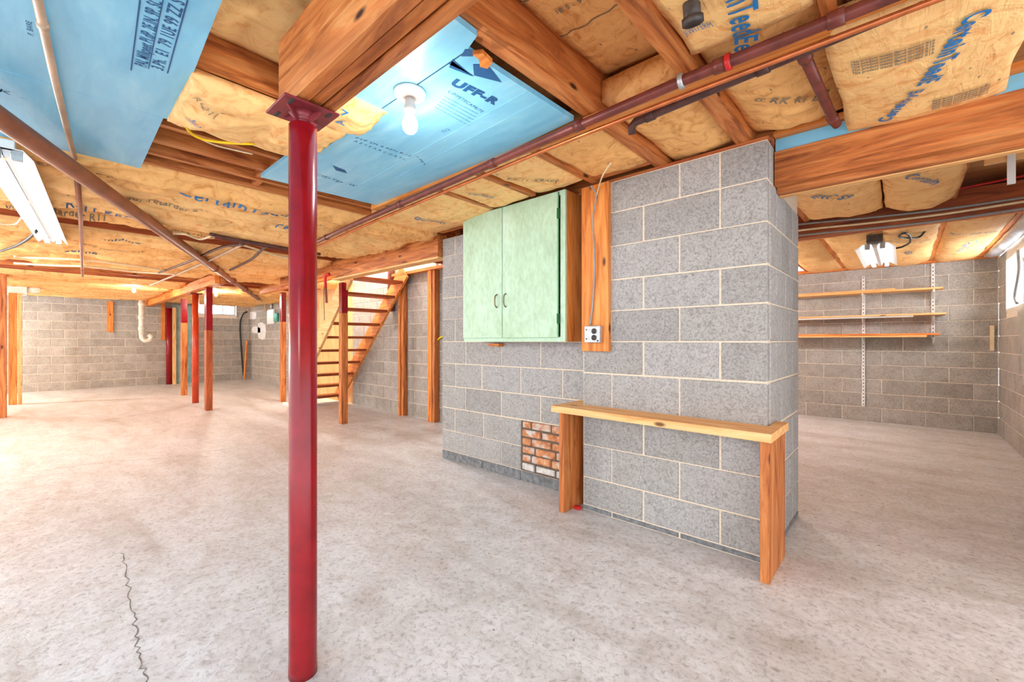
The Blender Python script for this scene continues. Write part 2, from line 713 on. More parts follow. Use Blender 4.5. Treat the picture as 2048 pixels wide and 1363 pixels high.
random.seed(11)
WIN = (2.96, 3.86, 1.88, 2.19)
wall_far = wall('wall_far', 'x', -14.4, -1.3, 4.25, 2.22, 1, [WIN])
wall_utility = wall('wall_utility', 'y', 4.22, -14.4, -9.2, 2.22, -1)
wall_stair = wall('wall_stair', 'y', 3.80, -7.35, -3.4, 2.22, -1)
wall_back = wall('wall_back', 'y', 7.92, -3.3, .87, 2.17, -1, unit=.44)
WIN2 = (6.15, 7.42, 1.50, 2.06)
wall_side = wall('wall_side', 'x', .87, 2.9, 7.92, 2.17, -1, [WIN2], unit=.42)
struct(obj('wall_inner', bx(-3.5, -3.34, 3.8, 7.92, 0, 2.2), M_MORTAR_FAR))
struct(obj('wall_left', bx(-14.6, -6.2, -3.25, -3.05, 0, 2.42), M_MORTAR_FAR))
struct(obj('trim_plate', bx(-3.3, .87, 7.83, 7.92, 2.165, 2.21), wood_m['orange', 0]))
struct(obj('trim_header', bx(-7.75, -4.92, 2.72, 2.755, 2.06, 2.42), wood_m['fir', 0]))
# stair shaft above the opening
bm = BM()
box(bm, -7.75, -7.70, 2.75, 3.85, 2.42, 4.3)
box(bm, -4.97, -4.92, 2.75, 3.85, 2.42, 4.3)
box(bm, -7.75, -4.92, 2.72, 2.77, 2.42, 4.3)
box(bm, -7.75, -4.92, 3.80, 3.85, 2.2, 4.3)
box(bm, -7.75, -4.92, 2.72, 3.85, 4.3, 4.35)
struct(obj('wall_shaft', bm, M_PLASTER))


# --- windows
def window(name, X, h, side, mull):
    y0, y1, z0, z1 = h
    f = BM()
    t = .035
    for a, b, c_, d in ((y0, y1, z0, z0 + t), (y0, y1, z1 - t, z1), (y0, y0 + t, z0 + t, z1 - t), (y1 - t, y1, z0 + t, z1 - t)):
        box(f, X - .03, X + .03, a, b, c_, d, .004)
    for m_ in mull:
        box(f, X - .02, X + .02, m_ - .012, m_ + .012, z0 + t, z1 - t)
    w = struct(obj(name, f, M_GALV))
    ed = [y0 + t] + list(mull) + [y1 - t]
    for a, b in zip(ed, ed[1:]):
        obj('pane', bx(X - .004, X + .004, a + .012, b - .012, z0 + t, z1 - t), M_GLASS, w)
    return w


window('window_1', -14.52, WIN, 1, [3.25, 3.54])
window('window_2', 1.03, WIN2, -1, [6.8])
# plastered reveals of the side window
bm = BM()
box(bm, .87, 1.06, WIN2[1] - .02, WIN2[1] + .0, WIN2[2], WIN2[3])
box(bm, .87, 1.06, WIN2[0], WIN2[1], WIN2[2] - .02, WIN2[2])
struct(obj('window_sill', bm, M_PLASTER))

# --- joists
JX = [-1.065 - .445 * k for k in range(-4, 31)]
M_J = [wood_m['fir', 1], wood_m['redwood', 1]]
JW = .02


def joist(x, y0, y1, mat=None, z0=JB, z1=JT):
    return obj('joist', bx(x - JW, x + JW, y0, y1, z0, z1), mat or M_J[random.random() < .45], ceiling)


JX[4 + 0] = -1.065
for x in JX:
    if x > -3.4 and x < .9:
        if -2.5 > x > -3.5:
            continue
        y0, y1, w_ = -2.4, 2.60, JW
        if -2.8 < x < -1.6:
            y1 = 2.40
        if abs(x + 1.51) < .02:
            y0 = .69
        if abs(x + 1.955) < .02:
            x, w_ = -1.975, .022
        if abs(x + 1.065) < .02 or abs(x + .62) < .02:
            w_ = .036
        obj('joist', bx(x - w_, x + w_, y0, y1, JB, JT), M_J[0], ceiling)
    elif x < -3.4:
        joist(x, -2.6, 2.60 if x > -7.8 else 4.20)
for x in (-2.66, -2.90, -3.10, -3.28):
    joist(x, -2.4, 2.6, wood_m['fir', 1])
for x in JX:
    if -3.3 < x < .9:
        joist(x, 2.80, 4.53)
        joist(x, 4.68, 7.84, wood_m['orange', 1])
    if -4.9 < x < -3.4:
        joist(x, 2.80, 3.80, wood_m['redwood', 1])
# blocking between joists where bays are open
for x0, x1, yy in ((-1.49, -1.085, 2.42), (-2.88, -2.68, .95), (-3.08, -2.92, .93), (-3.26, -3.12, .96), (-3.08, -2.68, 2.1)):
    obj('blocking', bx(x0, x1, yy, yy + .04, JB + .01, JT), wood_m['fir', 0], ceiling)
# plates on the chimney that carry the joist ends
obj('sill_plate', bx(-1.607, -.505, 2.49, 2.62, 2.168, 2.184), wood_m['redwood', 0], ceiling)
obj('rim_board', bx(-3.32, -.505, 2.603, 2.64, 2.185, 2.42), wood_m['fir', 0], ceiling)

# ------------------------------------------------------------------ chimney of grey blocks
chim = struct(obj('wall_chimney', bx(-3.325, -1.607, 2.650, 3.33, 0, 2.13), M_MORTAR))
obj('pier_core', bx(-1.607, -.510, 2.488, 3.33, 0, 2.166), M_MORTAR, chim)


def cb(x0, x1, z0, z1, Y, mat=M_BLOCK, J=.008, d=.06):
    put_block(chim, (x0 + x1) / 2, Y + d / 2 + random.uniform(0, .002), (z0 + z1) / 2, abs(x1 - x0) - J, d, z1 - z0 - J, mat)


# pier front, joints as measured
FX = lambda px: pY(px, 600, 2.483).x
j0, jA, jB, jC, jD, jE = -1.607, FX(1222.6), FX(1286.4), FX(1358.3), FX(1440), -.505
PR = [.0, .035, .223, .442, .685, .928, 1.136, 1.334, 1.533, 1.751, 1.965, 2.166]
odd = [j0, jB, jD, jE]           # joints at the 2nd and 4th line
even = [j0, jA, jC, jE]
for r in range(len(PR) - 1):
    if r == 0:
        cols = [j0, jA, jC, jE]
    elif r in (1, 3, 5, 7, 9):
        cols = odd
    elif r == 10:
        cols = [j0, jA, jC, jD, jE]
    else:
        cols = even
    if r == 3:
        cols = [j0, jB, jD, jE]
    for a, b in zip(cols, cols[1:]):
        cb(a, b, PR[r], PR[r + 1], 2.483, M_FOOT if r == 0 else M_BLOCK)
# pier flank towards the other room
SY = lambda px: pX(px, 700, -.505).y
for r in range(len(PR) - 1):
    ys = [2.545, 2.68, 2.92, 3.13, 3.34] if r % 2 else [2.545, 2.80, 3.04, 3.34]
    for a, b in zip(ys, ys[1:]):
        if r == 10 and a > 2.55:
            continue
        z0, z1 = PR[r], PR[r + 1]
        if r == 10:
            b = 2.61
        put_block(chim, -.505 - .03, (a + b) / 2, (z0 + z1) / 2, .06, b - a - .008, z1 - z0 - .010, M_FOOT if r == 0 else M_BLOCK)
# pier flank on the cabinet side
for r in range(1, len(PR) - 1):
    put_block(chim, -1.607 + .022, 2.60, (PR[r] + PR[r + 1]) / 2, .05, .12, PR[r + 1] - PR[r] - .01, M_BLOCK)
# wing
WX = lambda px: pY(px, 600, 2.645).x
w0 = -3.33
WR = [0, .086, .281, .497, .709, .923, 1.135, 1.348, 1.552, 1.753, 1.957, 2.131]
Lc = {0: [w0, WX(965), WX(1045), WX(1125)],
      1: [w0, WX(934), WX(1002), WX(1042)], 2: [w0, WX(909), WX(966), WX(1042)],
      3: [w0, WX(930), WX(1002), WX(1080), -1.607], 4: [w0, WX(910), WX(963), WX(1041), WX(1124), -1.607],
      5: [w0, WX(931), WX(1002), WX(1080), -1.607]}
for r in range(len(WR) - 1):
    cols = Lc.get(r) or ([w0, WX(909), WX(963), WX(1041), WX(1124), -1.607] if r % 2 == 0 else [w0, WX(931), WX(1002), WX(1080), -1.607])
    if r == 0:
        cols = [w0, WX(965), WX(1042), -1.607]
    for a, b in zip(cols, cols[1:]):
        cb(a, b, WR[r], WR[r + 1], 2.645 if r else 2.640, M_FOOT if r == 0 else M_BLOCK)
for r in range(1, len(WR) - 1):
    for a, b in ((2.71, 2.93), (2.93, 3.33)):
        put_block(chim, w0 + .03, (a + b) / 2, (WR[r] + WR[r + 1]) / 2, .06, b - a - .01, WR[r + 1] - WR[r] - .01, M_BLOCK)
# old brick patch
bxs0, bxs1 = WX(1043) + .006, -1.612
bz0, bz1 = .092, .497
random.seed(5)
nr = 6
bh = (bz1 - bz0) / nr
for r in range(nr):
    x = bxs0 - (.10 if r % 2 else .0) - (.06 if r in (0, 2) else 0)
    while x < bxs1:
        a, b = max(x, bxs0), min(x + .20, bxs1)
        x += .20
        if b - a < .03:
            continue
        bm = box(BM(), -(b - a) / 2 + .006, (b - a) / 2 - .006, -.025, .025, -bh / 2 + .006, bh / 2 - .006, .008)
        for v in bm.verts:
            v.co += Vector((random.uniform(-.002, .002), 0, random.uniform(-.002, .002)))
        o = obj('brick', bm, M_BRICKW if r == 0 or (r == 1 and a > -1.75) else M_BRICK, chim)
        o.location = ((a + b) / 2, 2.662 + random.uniform(-.004, .003), bz0 + bh * (r + .5))
M_DM = plain('dark_mortar', lin(104, 88, 76), .95, 0, .25, 40, .5)
obj('patch_mortar', bx(bxs0 - .01, bxs1, 2.6445, 2.651, bz0 - .004, bz1 - .004), M_DM, chim)
ledge = obj('corbel', bx(-2.62, -2.50, 2.58, 2.645, 1.095, 1.118), wood_m['orange', 0])
tag(ledge, 'short orange wooden cleat peeking out beneath the green cabinet', 'cleat')

# ------------------------------------------------------------------ beams
g = thing('girder', 'big triple-ply timber girder resting on the red steel column', 'beam', (-1.6, .62, 1.93))
for i, (a, b) in enumerate(((.557, .597), (.604, .640), (.647, .685))):
    obj('ply', bx(0, 3.6, a - .62, b - .62, 0 + (.006 if i == 1 else 0), .245), wood_m['fir', 0], g)
# the joists above cross the girder: keep its top just under them
g2 = thing('girder', 'wide timber girder between the block chimney and the window wall of the next room', 'beam', (-.503, 2.62, 1.935))
obj('ply', bx(0, 1.37, 0, .055, .03, .205), wood_m['fir', 0], g2)
obj('ply', bx(0, 1.37, .062, .11, 0, .205), wood_m['fir', 0], g2)
obj('ledger', bx(0, 1.37, .112, .15, -.005, .03), wood_m['pine', 0], g2)
fs = obj('foam_strip', bx(-.50, .86, 2.628, 2.68, 2.142, 2.207), M_FOAM)
tag(fs, 'narrow blue foam strip lying on top of the girder beside the chimney', 'foam board')
pk = obj('cap_plank', bx(-.50, .86, 2.575, 2.64, 2.208, 2.232), wood_m['orange', 0])
tag(pk, 'thin orange plank edge above the narrow blue foam strip', 'plank')
g3 = thing('girder', 'timber girder running from the chimney to the post at the stairs', 'beam', (-3.34, 2.6, 1.965))
obj('ply', bx(-2.25, 0, 0, .055, .0, .215), wood_m['fir', 0], g3)
obj('ply', bx(-2.25, 0, .06, .11, .0, .215), wood_m['fir', 0], g3)
obj('ledger', bx(-2.25, 0, -.0, .12, -.02, -.002), wood_m['pine', 0], g3)
g4 = thing('girder', 'dark timber girder carrying cable runs in the shelf room', 'beam', (-3.3, 4.55, 2.05))
obj('ply', bx(0, 4.17, 0, .05, 0, .2), wood_m['redwood', 0], g4)
obj('ply', bx(0, 4.17, .055, .10, 0, .2), wood_m['redwood', 0], g4)
obj('ledger', bx(0, 4.17, .10, .14, -.0, .04), wood_m['orange', 0], g4)
g5 = thing('girder', 'timber girder over the row of posts in the far room', 'beam', (-14.38, 1.80, 2.02))
obj('ply', bx(0, 6.6, 0, .06, 0, .155), wood_m['orange', 0], g5)
obj('ply', bx(0, 6.6, .065, .13, 0, .155), wood_m['fir', 0], g5)
g6 = thing('girder', 'short timber girder carried by the slim post left of the stairs', 'beam', (-9.2, 2.86, 2.05))
obj('ply', bx(0, 3.2, 0, .08, 0, .125), wood_m['orange', 0], g6)
g6['label'] = 'short timber girder from the slim post to the stair opening'
fb = obj('furring_board', bx(-3.0, .86, 1.70, 1.755, 2.142, 2.178), wood_m['orange', 0])
tag(fb, 'long orange furring strip carrying the copper pipe and cables', 'strip')

# ------------------------------------------------------------------ steel column
col = thing('steel_column', 'glossy dark red round steel column standing alone near the middle of the floor', 'column', (-1.524, .608, 0))
R0 = .0455
obj('pipe_shaft', lathe(BM(), [(R0, 0), (R0, .03), (R0 - .001, .06), (R0 - .001, 1.873), (R0 - .005, 1.878), (.0, 1.878)], 40), M_REDSTEEL, col, True)
bm = BM()
box(bm, -.085, .085, -.09, .09, 1.917, 1.925, .002)
hd = obj('cap_plate', bm, M_PLATE, col)
for sx, sy in ((-1, -1), (1, -1), (-1, 1), (1, 1)):
    obj('slot', bx(sx * .06 - .018, sx * .06 + .018, sy * .062 - .005, sy * .062 + .005, 1.9145, 1.9172), M_DGALV, hd)
lathe_b = lathe(BM(), [(.030, 1.876), (.026, 1.89), (.028, 1.902), (.045, 1.917)], 20)
obj('screw_neck', lathe_b, M_PLATE, col, True)
bm = BM()
for a in range(4):
    q = a * PI / 2 + .5
    d = Vector((math.cos(q), math.sin(q), 0))
    s = Vector((-d.y, d.x, 0)) * .003
    vs0 = [d * .024 + Vector((0, 0, 1.878)), d * .024 + Vector((0, 0, 1.917)), d * .075 + Vector((0, 0, 1.917))]
    A = [bm.verts.new(v - s) for v in vs0]
    B = [bm.verts.new(v + s) for v in vs0]
    bm.faces.new(A)
    bm.faces.new(B[::-1])
    for i in range(3):
        bm.faces.new((A[i], B[i], B[(i + 1) % 3], A[(i + 1) % 3]))
bmesh.ops.recalc_face_normals(bm, faces=bm.faces)
obj('gusset', bm, M_PLATE, col)


# ------------------------------------------------------------------ wooden posts and far columns
def post(px, py, w, d, top, label, kind='orange', red=0.0, name='wooden_post', shift=(0, 0)):
    p = pz(px, py, 0)
    t = thing(name, label, 'post', (p.x + shift[0], p.y + shift[1], 0))
    zt = top - red
    obj('shaft', bx(-w / 2, w / 2, -d / 2, d / 2, 0, zt, .004), wood_m[kind, 2], t)
    if red:
        obj('painted_top', bx(-w / 2, w / 2, -d / 2, d / 2, zt, top, .004), M_REDSTEEL, t)
    return t


post(689.5, 846, .09, .09, 1.945, 'square orange timber post with a dark red top in front of the open stairs', 'fir', .42, shift=(0, -.02))
post(566, 803, .085, .085, 2.05, 'slim red-topped timber post left standing between red column and window corner', 'fir', .55)
bpy.data.objects['wooden_post.001']['label'] = 'slim red-topped timber post just beyond the big red steel column'
post(368, 790, .11, .10, 2.02, 'orange post with red top, second from the far block wall', 'fir', .5)
post(417, 820, .12, .09, 2.02, 'broad brown post nearest the camera in the row under the far girder', 'redwood', .7)
post(348.5, 768, .07, .07, 2.02, 'pale pine stud beside the dark round column at the far wall', 'pine')
for px, py, top, lab in ((338, 768, 2.02, 'dark red round column farthest back in the row of posts'),
                         (391, 805, 2.02, 'bright red-orange round column between two square posts')):
    p = pz(px, py, 0)
    t = thing('steel_column', lab, 'column', (p.x, p.y, 0))
    rr = .062 if px < 350 else .052
    obj('pipe_shaft', lathe(BM(), [(rr, 0), (rr, 2.0), (0, 2.0)], 20), M_REDSTEEL if px < 350 else M_ORED, t, True)
    obj('cap_plate', bx(-.09, .09, -.09, .09, 2.0, 2.018), M_PLATE, t)
post(4, 834, .2, .09, 2.18, 'broad knotty orange post at the edge of the far room with a nail on it', 'fir', name='wooden_post', shift=(0, .0))
_p = pz(4, 834, 0)
obj('nail', tube(BM(), [(.06, -.045, 1.62), (.06, -.11, 1.60)], .012, 8), M_GALV, bpy.data.objects['wooden_post.005'], True)
t = thing('stud_pair', 'pair of orange studs below the white duct box, behind the broad knotty post', 'stud', tuple(pz(34, 808, 0)))
obj('stud', bx(-.04, .04, -.10, -.0, 0, 2.0, .003), wood_m['orange', 2], t)
obj('stud', bx(-.04, .04, .01, .06, 0, 2.0, .003), wood_m['pine', 2], t)
for px0, px1, py, lab in ((797, 811, 830, 'orange stud on the block wall nearer the staircase'),
                          (850, 871, 843, 'double orange stud on the block wall next to the chimney')):
    a, b = pz(px0, py, 0), pz(px1, py, 0)
    t = thing('wall_stud', lab, 'stud', (a.x, 3.70, 0))
    if px0 > 820:
        obj('stud', bx(0, .09, 0, .085, 0, 2.14, .003), wood_m['orange', 2], t)
        obj('stud', bx(.094, .15, .01, .09, 0, 2.14, .003), wood_m['fir', 2], t)
    else:
        obj('stud', bx(0, .038, 0, .09, 0, 2.14, .003), wood_m['orange', 2], t)
        obj('stud', bx(.04, .105, .02, .09, 0, 2.14, .003), wood_m['fir', 2], t)
tp = obj('top_plate', bx(-5.9, -3.36, 3.69, 3.79, 2.142, 2.182), wood_m['orange', 0])
tag(tp, 'orange top plate across the studs beside the stairs', 'plate')
# strips nailed to the far wall
for (xa, xb, ya, yb, lab) in ((214, 226, 602, 664, 'short orange strip nailed high on the far block wall, in its open stretch'),
                              (322, 330, 605, 680, 'short orange strip on the far block wall behind the dark round column')):
    a, b = pX(xa, ya, -14.38), pX(xb, yb, -14.38)
    tag(obj('wall_strip', bx(-14.398, -14.36, a.y, b.y, b.z, min(a.z, 2.14)), wood_m['orange', 2]), lab, 'strip')

# ------------------------------------------------------------------ insulation batts
batt_n = 0


def batt(x0, x1, y0, y1, z0, sag, label, seed, amp=.016, nx=12, ny=60, group='kraft faced insulation batts', mat=None, th=.05, endsag=0.0, fold=0.0, zmin=0.0):
    def surf(x, y):
        u = min(1, max(0, (x - x0) / (x1 - x0)))
        v = min(1, max(0, (y - y0) / (y1 - y0)))
        prof = max(0, math.sin(PI * u)) ** .55
        s = seed * 3.7
        w = noise.noise(Vector((x * 2.5 + s, y * 3.0, s)))
        cr = 1 - abs(noise.noise(Vector((x * 4 + s, y * 9 + s, 2.3)))) * 2
        cr2 = 1 - abs(noise.noise(Vector((x * 11 + s, y * 5 - s, 7.3)))) * 2
        fl = abs(noise.noise(Vector((x * 10 + s, y * .8 + s, 4.1)))) * 2 if fold else 0
        sg = sag * (1 + .5 * w)
        e = min(1, min(v, 1 - v) * (y1 - y0) / .08)
        return max(zmin + .006 * w, z0 - sg * prof * (.35 + .65 * e) - amp * (w * 1.0 + cr * .7 + cr2 * .45 - .6) * (.3 + .7 * prof) - endsag * (1 - e) + fold * (fl - .5))
    bm = BM()
    G = []
    for j in range(ny + 1):
        row = []
        for i in range(nx + 1):
            x = x0 + (x1 - x0) * i / nx
            y = y0 + (y1 - y0) * j / ny
            jx = noise.noise(Vector((x * 3, y * 4, seed))) * .012 if i in (0, nx) or j in (0, ny) else 0
            row.append(bm.verts.new((x + (jx if j not in (0, ny) else 0), y + (jx if j in (0, ny) else 0), surf(x, y))))
        G.append(row)
    for j in range(ny):
        for i in range(nx):
            bm.faces.new((G[j][i], G[j + 1][i], G[j + 1][i + 1], G[j][i + 1]))
    # back of the batt
    rim = [G[0][i] for i in range(nx + 1)] + [G[j][nx] for j in range(1, ny + 1)] + [G[ny][i] for i in range(nx - 1, -1, -1)] + [G[j][0] for j in range(ny - 1, 0, -1)]
    top = [bm.verts.new((v.co.x, v.co.y, z0 + th)) for v in rim]
    for k in range(len(rim)):
        q = bm.faces.new((rim[k], rim[(k + 1) % len(rim)], top[(k + 1) % len(rim)], top[k]))
    bm.faces.new(top)
    bmesh.ops.recalc_face_normals(bm, faces=bm.faces)
    o = obj('insulation_batt', bm, mat or M_KRAFT, None, True)
    tag(o, label, 'insulation', group)
    return o, surf


# bay next to the girder joist: flat recessed paper with cross seams
o, s = batt(-1.028, -.657, .70, 1.78, 2.375, .01, 'smooth recessed kraft batt between the two joists above the copper pipe', 1, .010, 12, 50, mat=M_KRAFT_D, th=.04)
o2, s2 = batt(-1.025, -.66, 1.74, 2.60, 2.235, .03, 'creased kraft batt between the joists directly above the chimney pier', 15, .018, 14, 40, mat=M_KRAFT_D, th=.1)
for yy in (.95, 1.18, 1.42):
    bm = BM()
    rows = []
    for i in range(13):
        x = -1.03 + .375 * i / 12
        yv = yy + .006 * math.sin(i * 2.1)
        rows.append([bm.verts.new((x, yv + k * .0025, s(x, yv) - .003)) for k in (-1, 1)])
    for a, b in zip(rows, rows[1:]):
        bm.faces.new((a[0], a[1], b[1], b[0]))
    obj('seam', bm, M_INK_G, o)
print_text('18 5 - 9 - 71', -.87, 1.30, .03, .12, s, o, M_INK_G)
o, s = batt(-.58, -.20, .55, 1.62, 2.205, .035, 'kraft batt with big blue lettering hanging beside the cast iron drain stub', 2, .010, 14, 40, th=.12, endsag=.01)
fit_text('CertainTeed', (1462, -150), (1490, 62), .115, s, o, M_INK, 2.19, .002)
fit_text('EeR', (1490, 66), (1487, 115), .10, s, o, M_INK, 2.19, .002)
fit_text('JIWI7ERM', (1368, 62), (1424, 32), .045, s, o, M_INK, 2.2)
o, s = batt(-.58, -.19, 1.68, 2.55, 2.245, .05, 'wrinkled darker kraft batt above the sloping brown pipe at the chimney corner', 3, .022, 14, 50, mat=M_KRAFT_D, th=.1)
print_text('C RK ki E3', -.36, 2.2, .06, .6, s, o, M_INK_G)
o, s = batt(-.195, .30, 1.72, 2.64, 2.150, .030, 'large taut kraft batt with diagonal blue lettering overlapping the girder', 4, .007, 20, 50, th=.06, endsag=.0)
fit_text('CerteinTeedE', (1958, 10), (1852, 152), .086, s, o, M_INK, 2.135, .0026)
fit_text('Cenein·rE', (1766, 236), (1838, 166), .062, s, o, M_INK, 2.135, .002)
for yy in range(5):
    print_text('This product meets flame spread R19', -.03, 1.93 + .019 * yy, .020, .10, s, o, M_INK_G, .62)
for yy in range(5):
    print_text('apply facing toward living space', .17, 2.46 + .017 * yy, .018, .10, s, o, M_INK_G, .62)
o, s = batt(-.155, .25, .6, 1.66, 2.225, .03, 'kraft batt ending above the oxide red pipe, next bay to the large taut one', 5, .012, 12, 30, th=.1)
o, s = batt(-1.49, -1.09, 1.80, 2.41, 2.20, .02, 'short kraft batt over the white cable between chimney joists', 6, .016, 12, 30, th=.1, mat=M_KRAFT_D)
o, s = batt(-1.935, -1.53, 1.80, 2.40, 2.20, .035, 'kraft batt above the tall side of the green cabinet', 7, .014, 12, 30, th=.1)
print_text('KR-11  KRAFT', -1.73, 2.1, .05, 1.0, s, o, M_INK_G)
o, s = batt(-2.38, -1.975, 1.80, 2.40, 2.20, .035, 'kraft batt over the closed doors of the green cabinet', 8, .014, 12, 30, th=.1)
print_text('Certain', -2.18, 2.08, .06, 1.3, s, o, M_INK)
o, s = batt(-3.42, -2.42, 1.85, 2.58, 2.185, .03, 'wide kraft batt between the foam board corner and the stair girder', 9, .016, 20, 40, th=.1)
print_text('Quimntt', -2.9, 2.18, .075, 1.4, s, o, M_INK)
# crumpled hanging batt beside the column
o, s = batt(-2.50, -1.995, .385, 1.00, 2.150, .035, 'crumpled kraft batt hanging beside the girder end above the yellow cable', 10, .034, 30, 34, th=.03)
fit_text('RQ11', (390, 190), (432, 212), .05, s, o, M_INK_G, 2.13)
fit_text('NC', (378, 228), (398, 226), .05, s, o, M_INK, 2.13)
o, s = batt(-1.99, -1.70, .70, 1.045, 2.160, .03, 'crumpled kraft batt spilling out behind the column, blue print on it', 11, .034, 24, 24, th=.04)
fit_text('A  v', (680, 240), (690, 215), .06, s, o, M_INK, 2.13)
fit_text('/ =', (660, 290), (680, 270), .06, s, o, M_INK_D, 2.13)
o, s = batt(-1.945, -1.105, -.6, .685, 2.30, .02, 'wrinkled kraft batt in the high bay between girder and blue board', 13, .022, 24, 46, th=.04, mat=M_KRAFT)

ORD = 'first second third fourth fifth sixth seventh eighth ninth tenth eleventh twelfth thirteenth fourteenth fifteenth sixteenth seventeenth eighteenth nineteenth twentieth'.split()
# far room bays, counted away from the blue foam boards
random.seed(21)
bays = [x for x in JX if x < -3.3]
open_bays = {}
k = 0
edges = [-3.32] + bays
for i in range(len(edges) - 1):
    xr, xl = edges[i], edges[i + 1]
    if xl < -14.35:
        break
    mid = (xr + xl) / 2
    if -5.45 < mid < -5.1 or -9.35 < mid < -8.15 or -11.0 < mid < -10.55:
        continue
    n_ = ORD[k] if k < 20 else 'last'
    zj = random.uniform(-.018, .012)
    sagv = (random.uniform(.035, .06) if mid > -9 else random.uniform(.02, .03))
    yend = 2.58 if mid > -7.9 else 1.78
    o, s = batt(xl + .001, xr - .001, -2.3, yend, 2.178 + zj, sagv,
                'sagging kraft batt in the %s covered bay past the blue foam boards' % n_, 30 + i, (.026 if mid > -9 else .022), 16, 110 if mid > -9 else 50, fold=.05, zmin=2.095,
                group='kraft batts of the far room ceiling', mat=M_KRAFT if i % 3 else M_KRAFT_D, th=.12)
    if k < 7:
        y_ = (.95, 1.5, .35, 1.0, .55, 1.4, .3)[k]
        x_ = (xl + xr) / 2
        print_text(('CertainTeed', 'Certain', 'R-11 KRAFT', 'CertainTeed', 'uilding', 'Certain', 'ceilng')[k], x_, y_, (.12, .09, .08, .09, .09, .09, .1)[k], PI / 2, s, o, M_INK if k in (0, 1, 3, 5) else M_INK_D)
        print_text('vapor retarder R11', x_ + .05, y_ - .9, .06, PI / 2, s, o, M_INK_G)
    k += 1
    if mid < -7.9:
        kk = ORD[min(k, 19)]
        o, s = batt(xl + .001, xr - .001, 1.98, 4.18, 2.178 + zj, sagv,
                    'sagging kraft batt on the window side of the far girder, bay %d past the stairs' % (k,), 70 + i, .03, 12, 50, fold=.05, zmin=2.10,
                    group='kraft batts of the far room ceiling', mat=M_KRAFT_D if i % 2 else M_KRAFT, th=.12)
        o['label'] = 'sagging kraft batt between far girder and utility wall, %s covered bay' % (ORD[k] if k < 20 else 'last')
# shelf room
for (a, b, y0, y1, lab, sd, sg) in ((-.60, -.115, 2.85, 4.45, 'bulging kraft batt under the girder right beside the chimney', 61, .05),
                                    (-.10, .285, 2.85, 4.45, 'bulging kraft batt with faint blue print, next to open joists in the shelf room', 62, .06),
                                    (-.60, -.195, 4.72, 7.8, 'kraft batt above the fluorescent fixture in the shelf room', 63, .03),
                                    (-.155, .25, 4.72, 7.8, 'kraft batt with the loose black cable in the shelf room', 64, .05),
                                    (.29, .69, 4.72, 7.8, 'kraft batt in the bay closest to the shelf room window', 65, .05),
                                    (-1.045, -.64, 4.72, 7.8, 'kraft batt in the bay beyond the chimney end of the shelves', 66, .035)):
    o, s = batt(a, b, y0, y1, 2.185, sg, lab, sd, .014, 12, 50, group='kraft batts of the shelf room ceiling', th=.1)
    if sd in (61, 62, 64, 65):
        print_text({61: 'ERC 59', 62: 'Certain', 64: 'S R11', 65: 'CertainTeed'}[sd], (a + b) / 2, (y0 + y1) / 2 + (0 if sd < 63 else .3), .09, .9 + .2 * (sd - 61), s, o, M_INK)
        print_text('faced this side', (a + b) / 2, (y0 + y1) / 2 - .4, .06, .6, s, o, M_INK_D)

# ------------------------------------------------------------------ blue foam boards
FZ = 2.160


def foam(poly, label, z=FZ):
    o = obj('foam_board', prism(BM(), poly, z, z + .022), M_FOAM)
    return tag(o, label, 'foam board', 'blue foam boards')


flat = lambda x, y: FZ
fA = foam([(-2.96, .925), (-2.40, .925), (-2.38, 1.014), (-1.135, 1.014), (-1.125, 1.66), (-1.5, 1.69), (-2.92, 1.80)], 'large blue foam board with printed triangle logo and lettering, bulb side')
fA['label'] = 'large blue foam board printed with a triangle and bold letters'
fB = foam([(-1.80, .69), (-1.045, .69), (-1.055, .985), (-1.13, 1.008), (-1.74, 1.008)], 'smaller blue foam board between the girder and the bulb socket')
fC = foam([(-2.50, -1.6), (-.30, -1.6), (-.30, .372), (-1.53, .368), (-2.49, .42), (-2.52, .35)], 'big blue foam board with ruled table of figures')
fC['label'] = 'big blue foam board with a ruled ink table, crossed by the conduit'
fD = foam([(-3.38, -1.6), (-2.52, -1.6), (-2.505, .38), (-3.385, .40)], 'pale scuffed blue foam board above the sloping brown pipe', FZ - .001)
# seam and dents: thin grooves pressed in the foam
for a, b in (((-2.9, 1.42), (-1.14, 1.34)), ((-2.35, 1.50), (-1.14, 1.43))):
    bm = obox(BM(), (a[0], a[1], FZ), (b[0], b[1], FZ), .006, .003)
    obj('pressed_rib', bm, M_FOAM, fA)
# triangle logo
tri = lambda pts, par: obj('printed_logo', prism(BM(), pts, FZ - .0015, FZ - .0005), M_INK_D, par)


def P2(px, py):
    q = pz(px, py, FZ)
    return (q.x, q.y)


tri([P2(903, 120), P2(930, 140), P2(948, 152), P2(925, 140), P2(898, 128)], fA)
tri([P2(905, 118), P2(945, 152), P2(898, 134)], fA)
tri([P2(946, 128), P2(975, 128), P2(1003, 164), P2(948, 150)], fA)
tri([P2(930, 98), P2(950, 100), P2(946, 112), P2(922, 112)], fA)


def ink_line(px0, py0, px1, py1, w, par, mat=None):
    a, b = pz(px0, py0, FZ), pz(px1, py1, FZ)
    obj('printed_line', obox(BM(), (a.x, a.y, FZ - .001), (b.x, b.y, FZ - .001), w, .001), mat or M_INK_D, par)


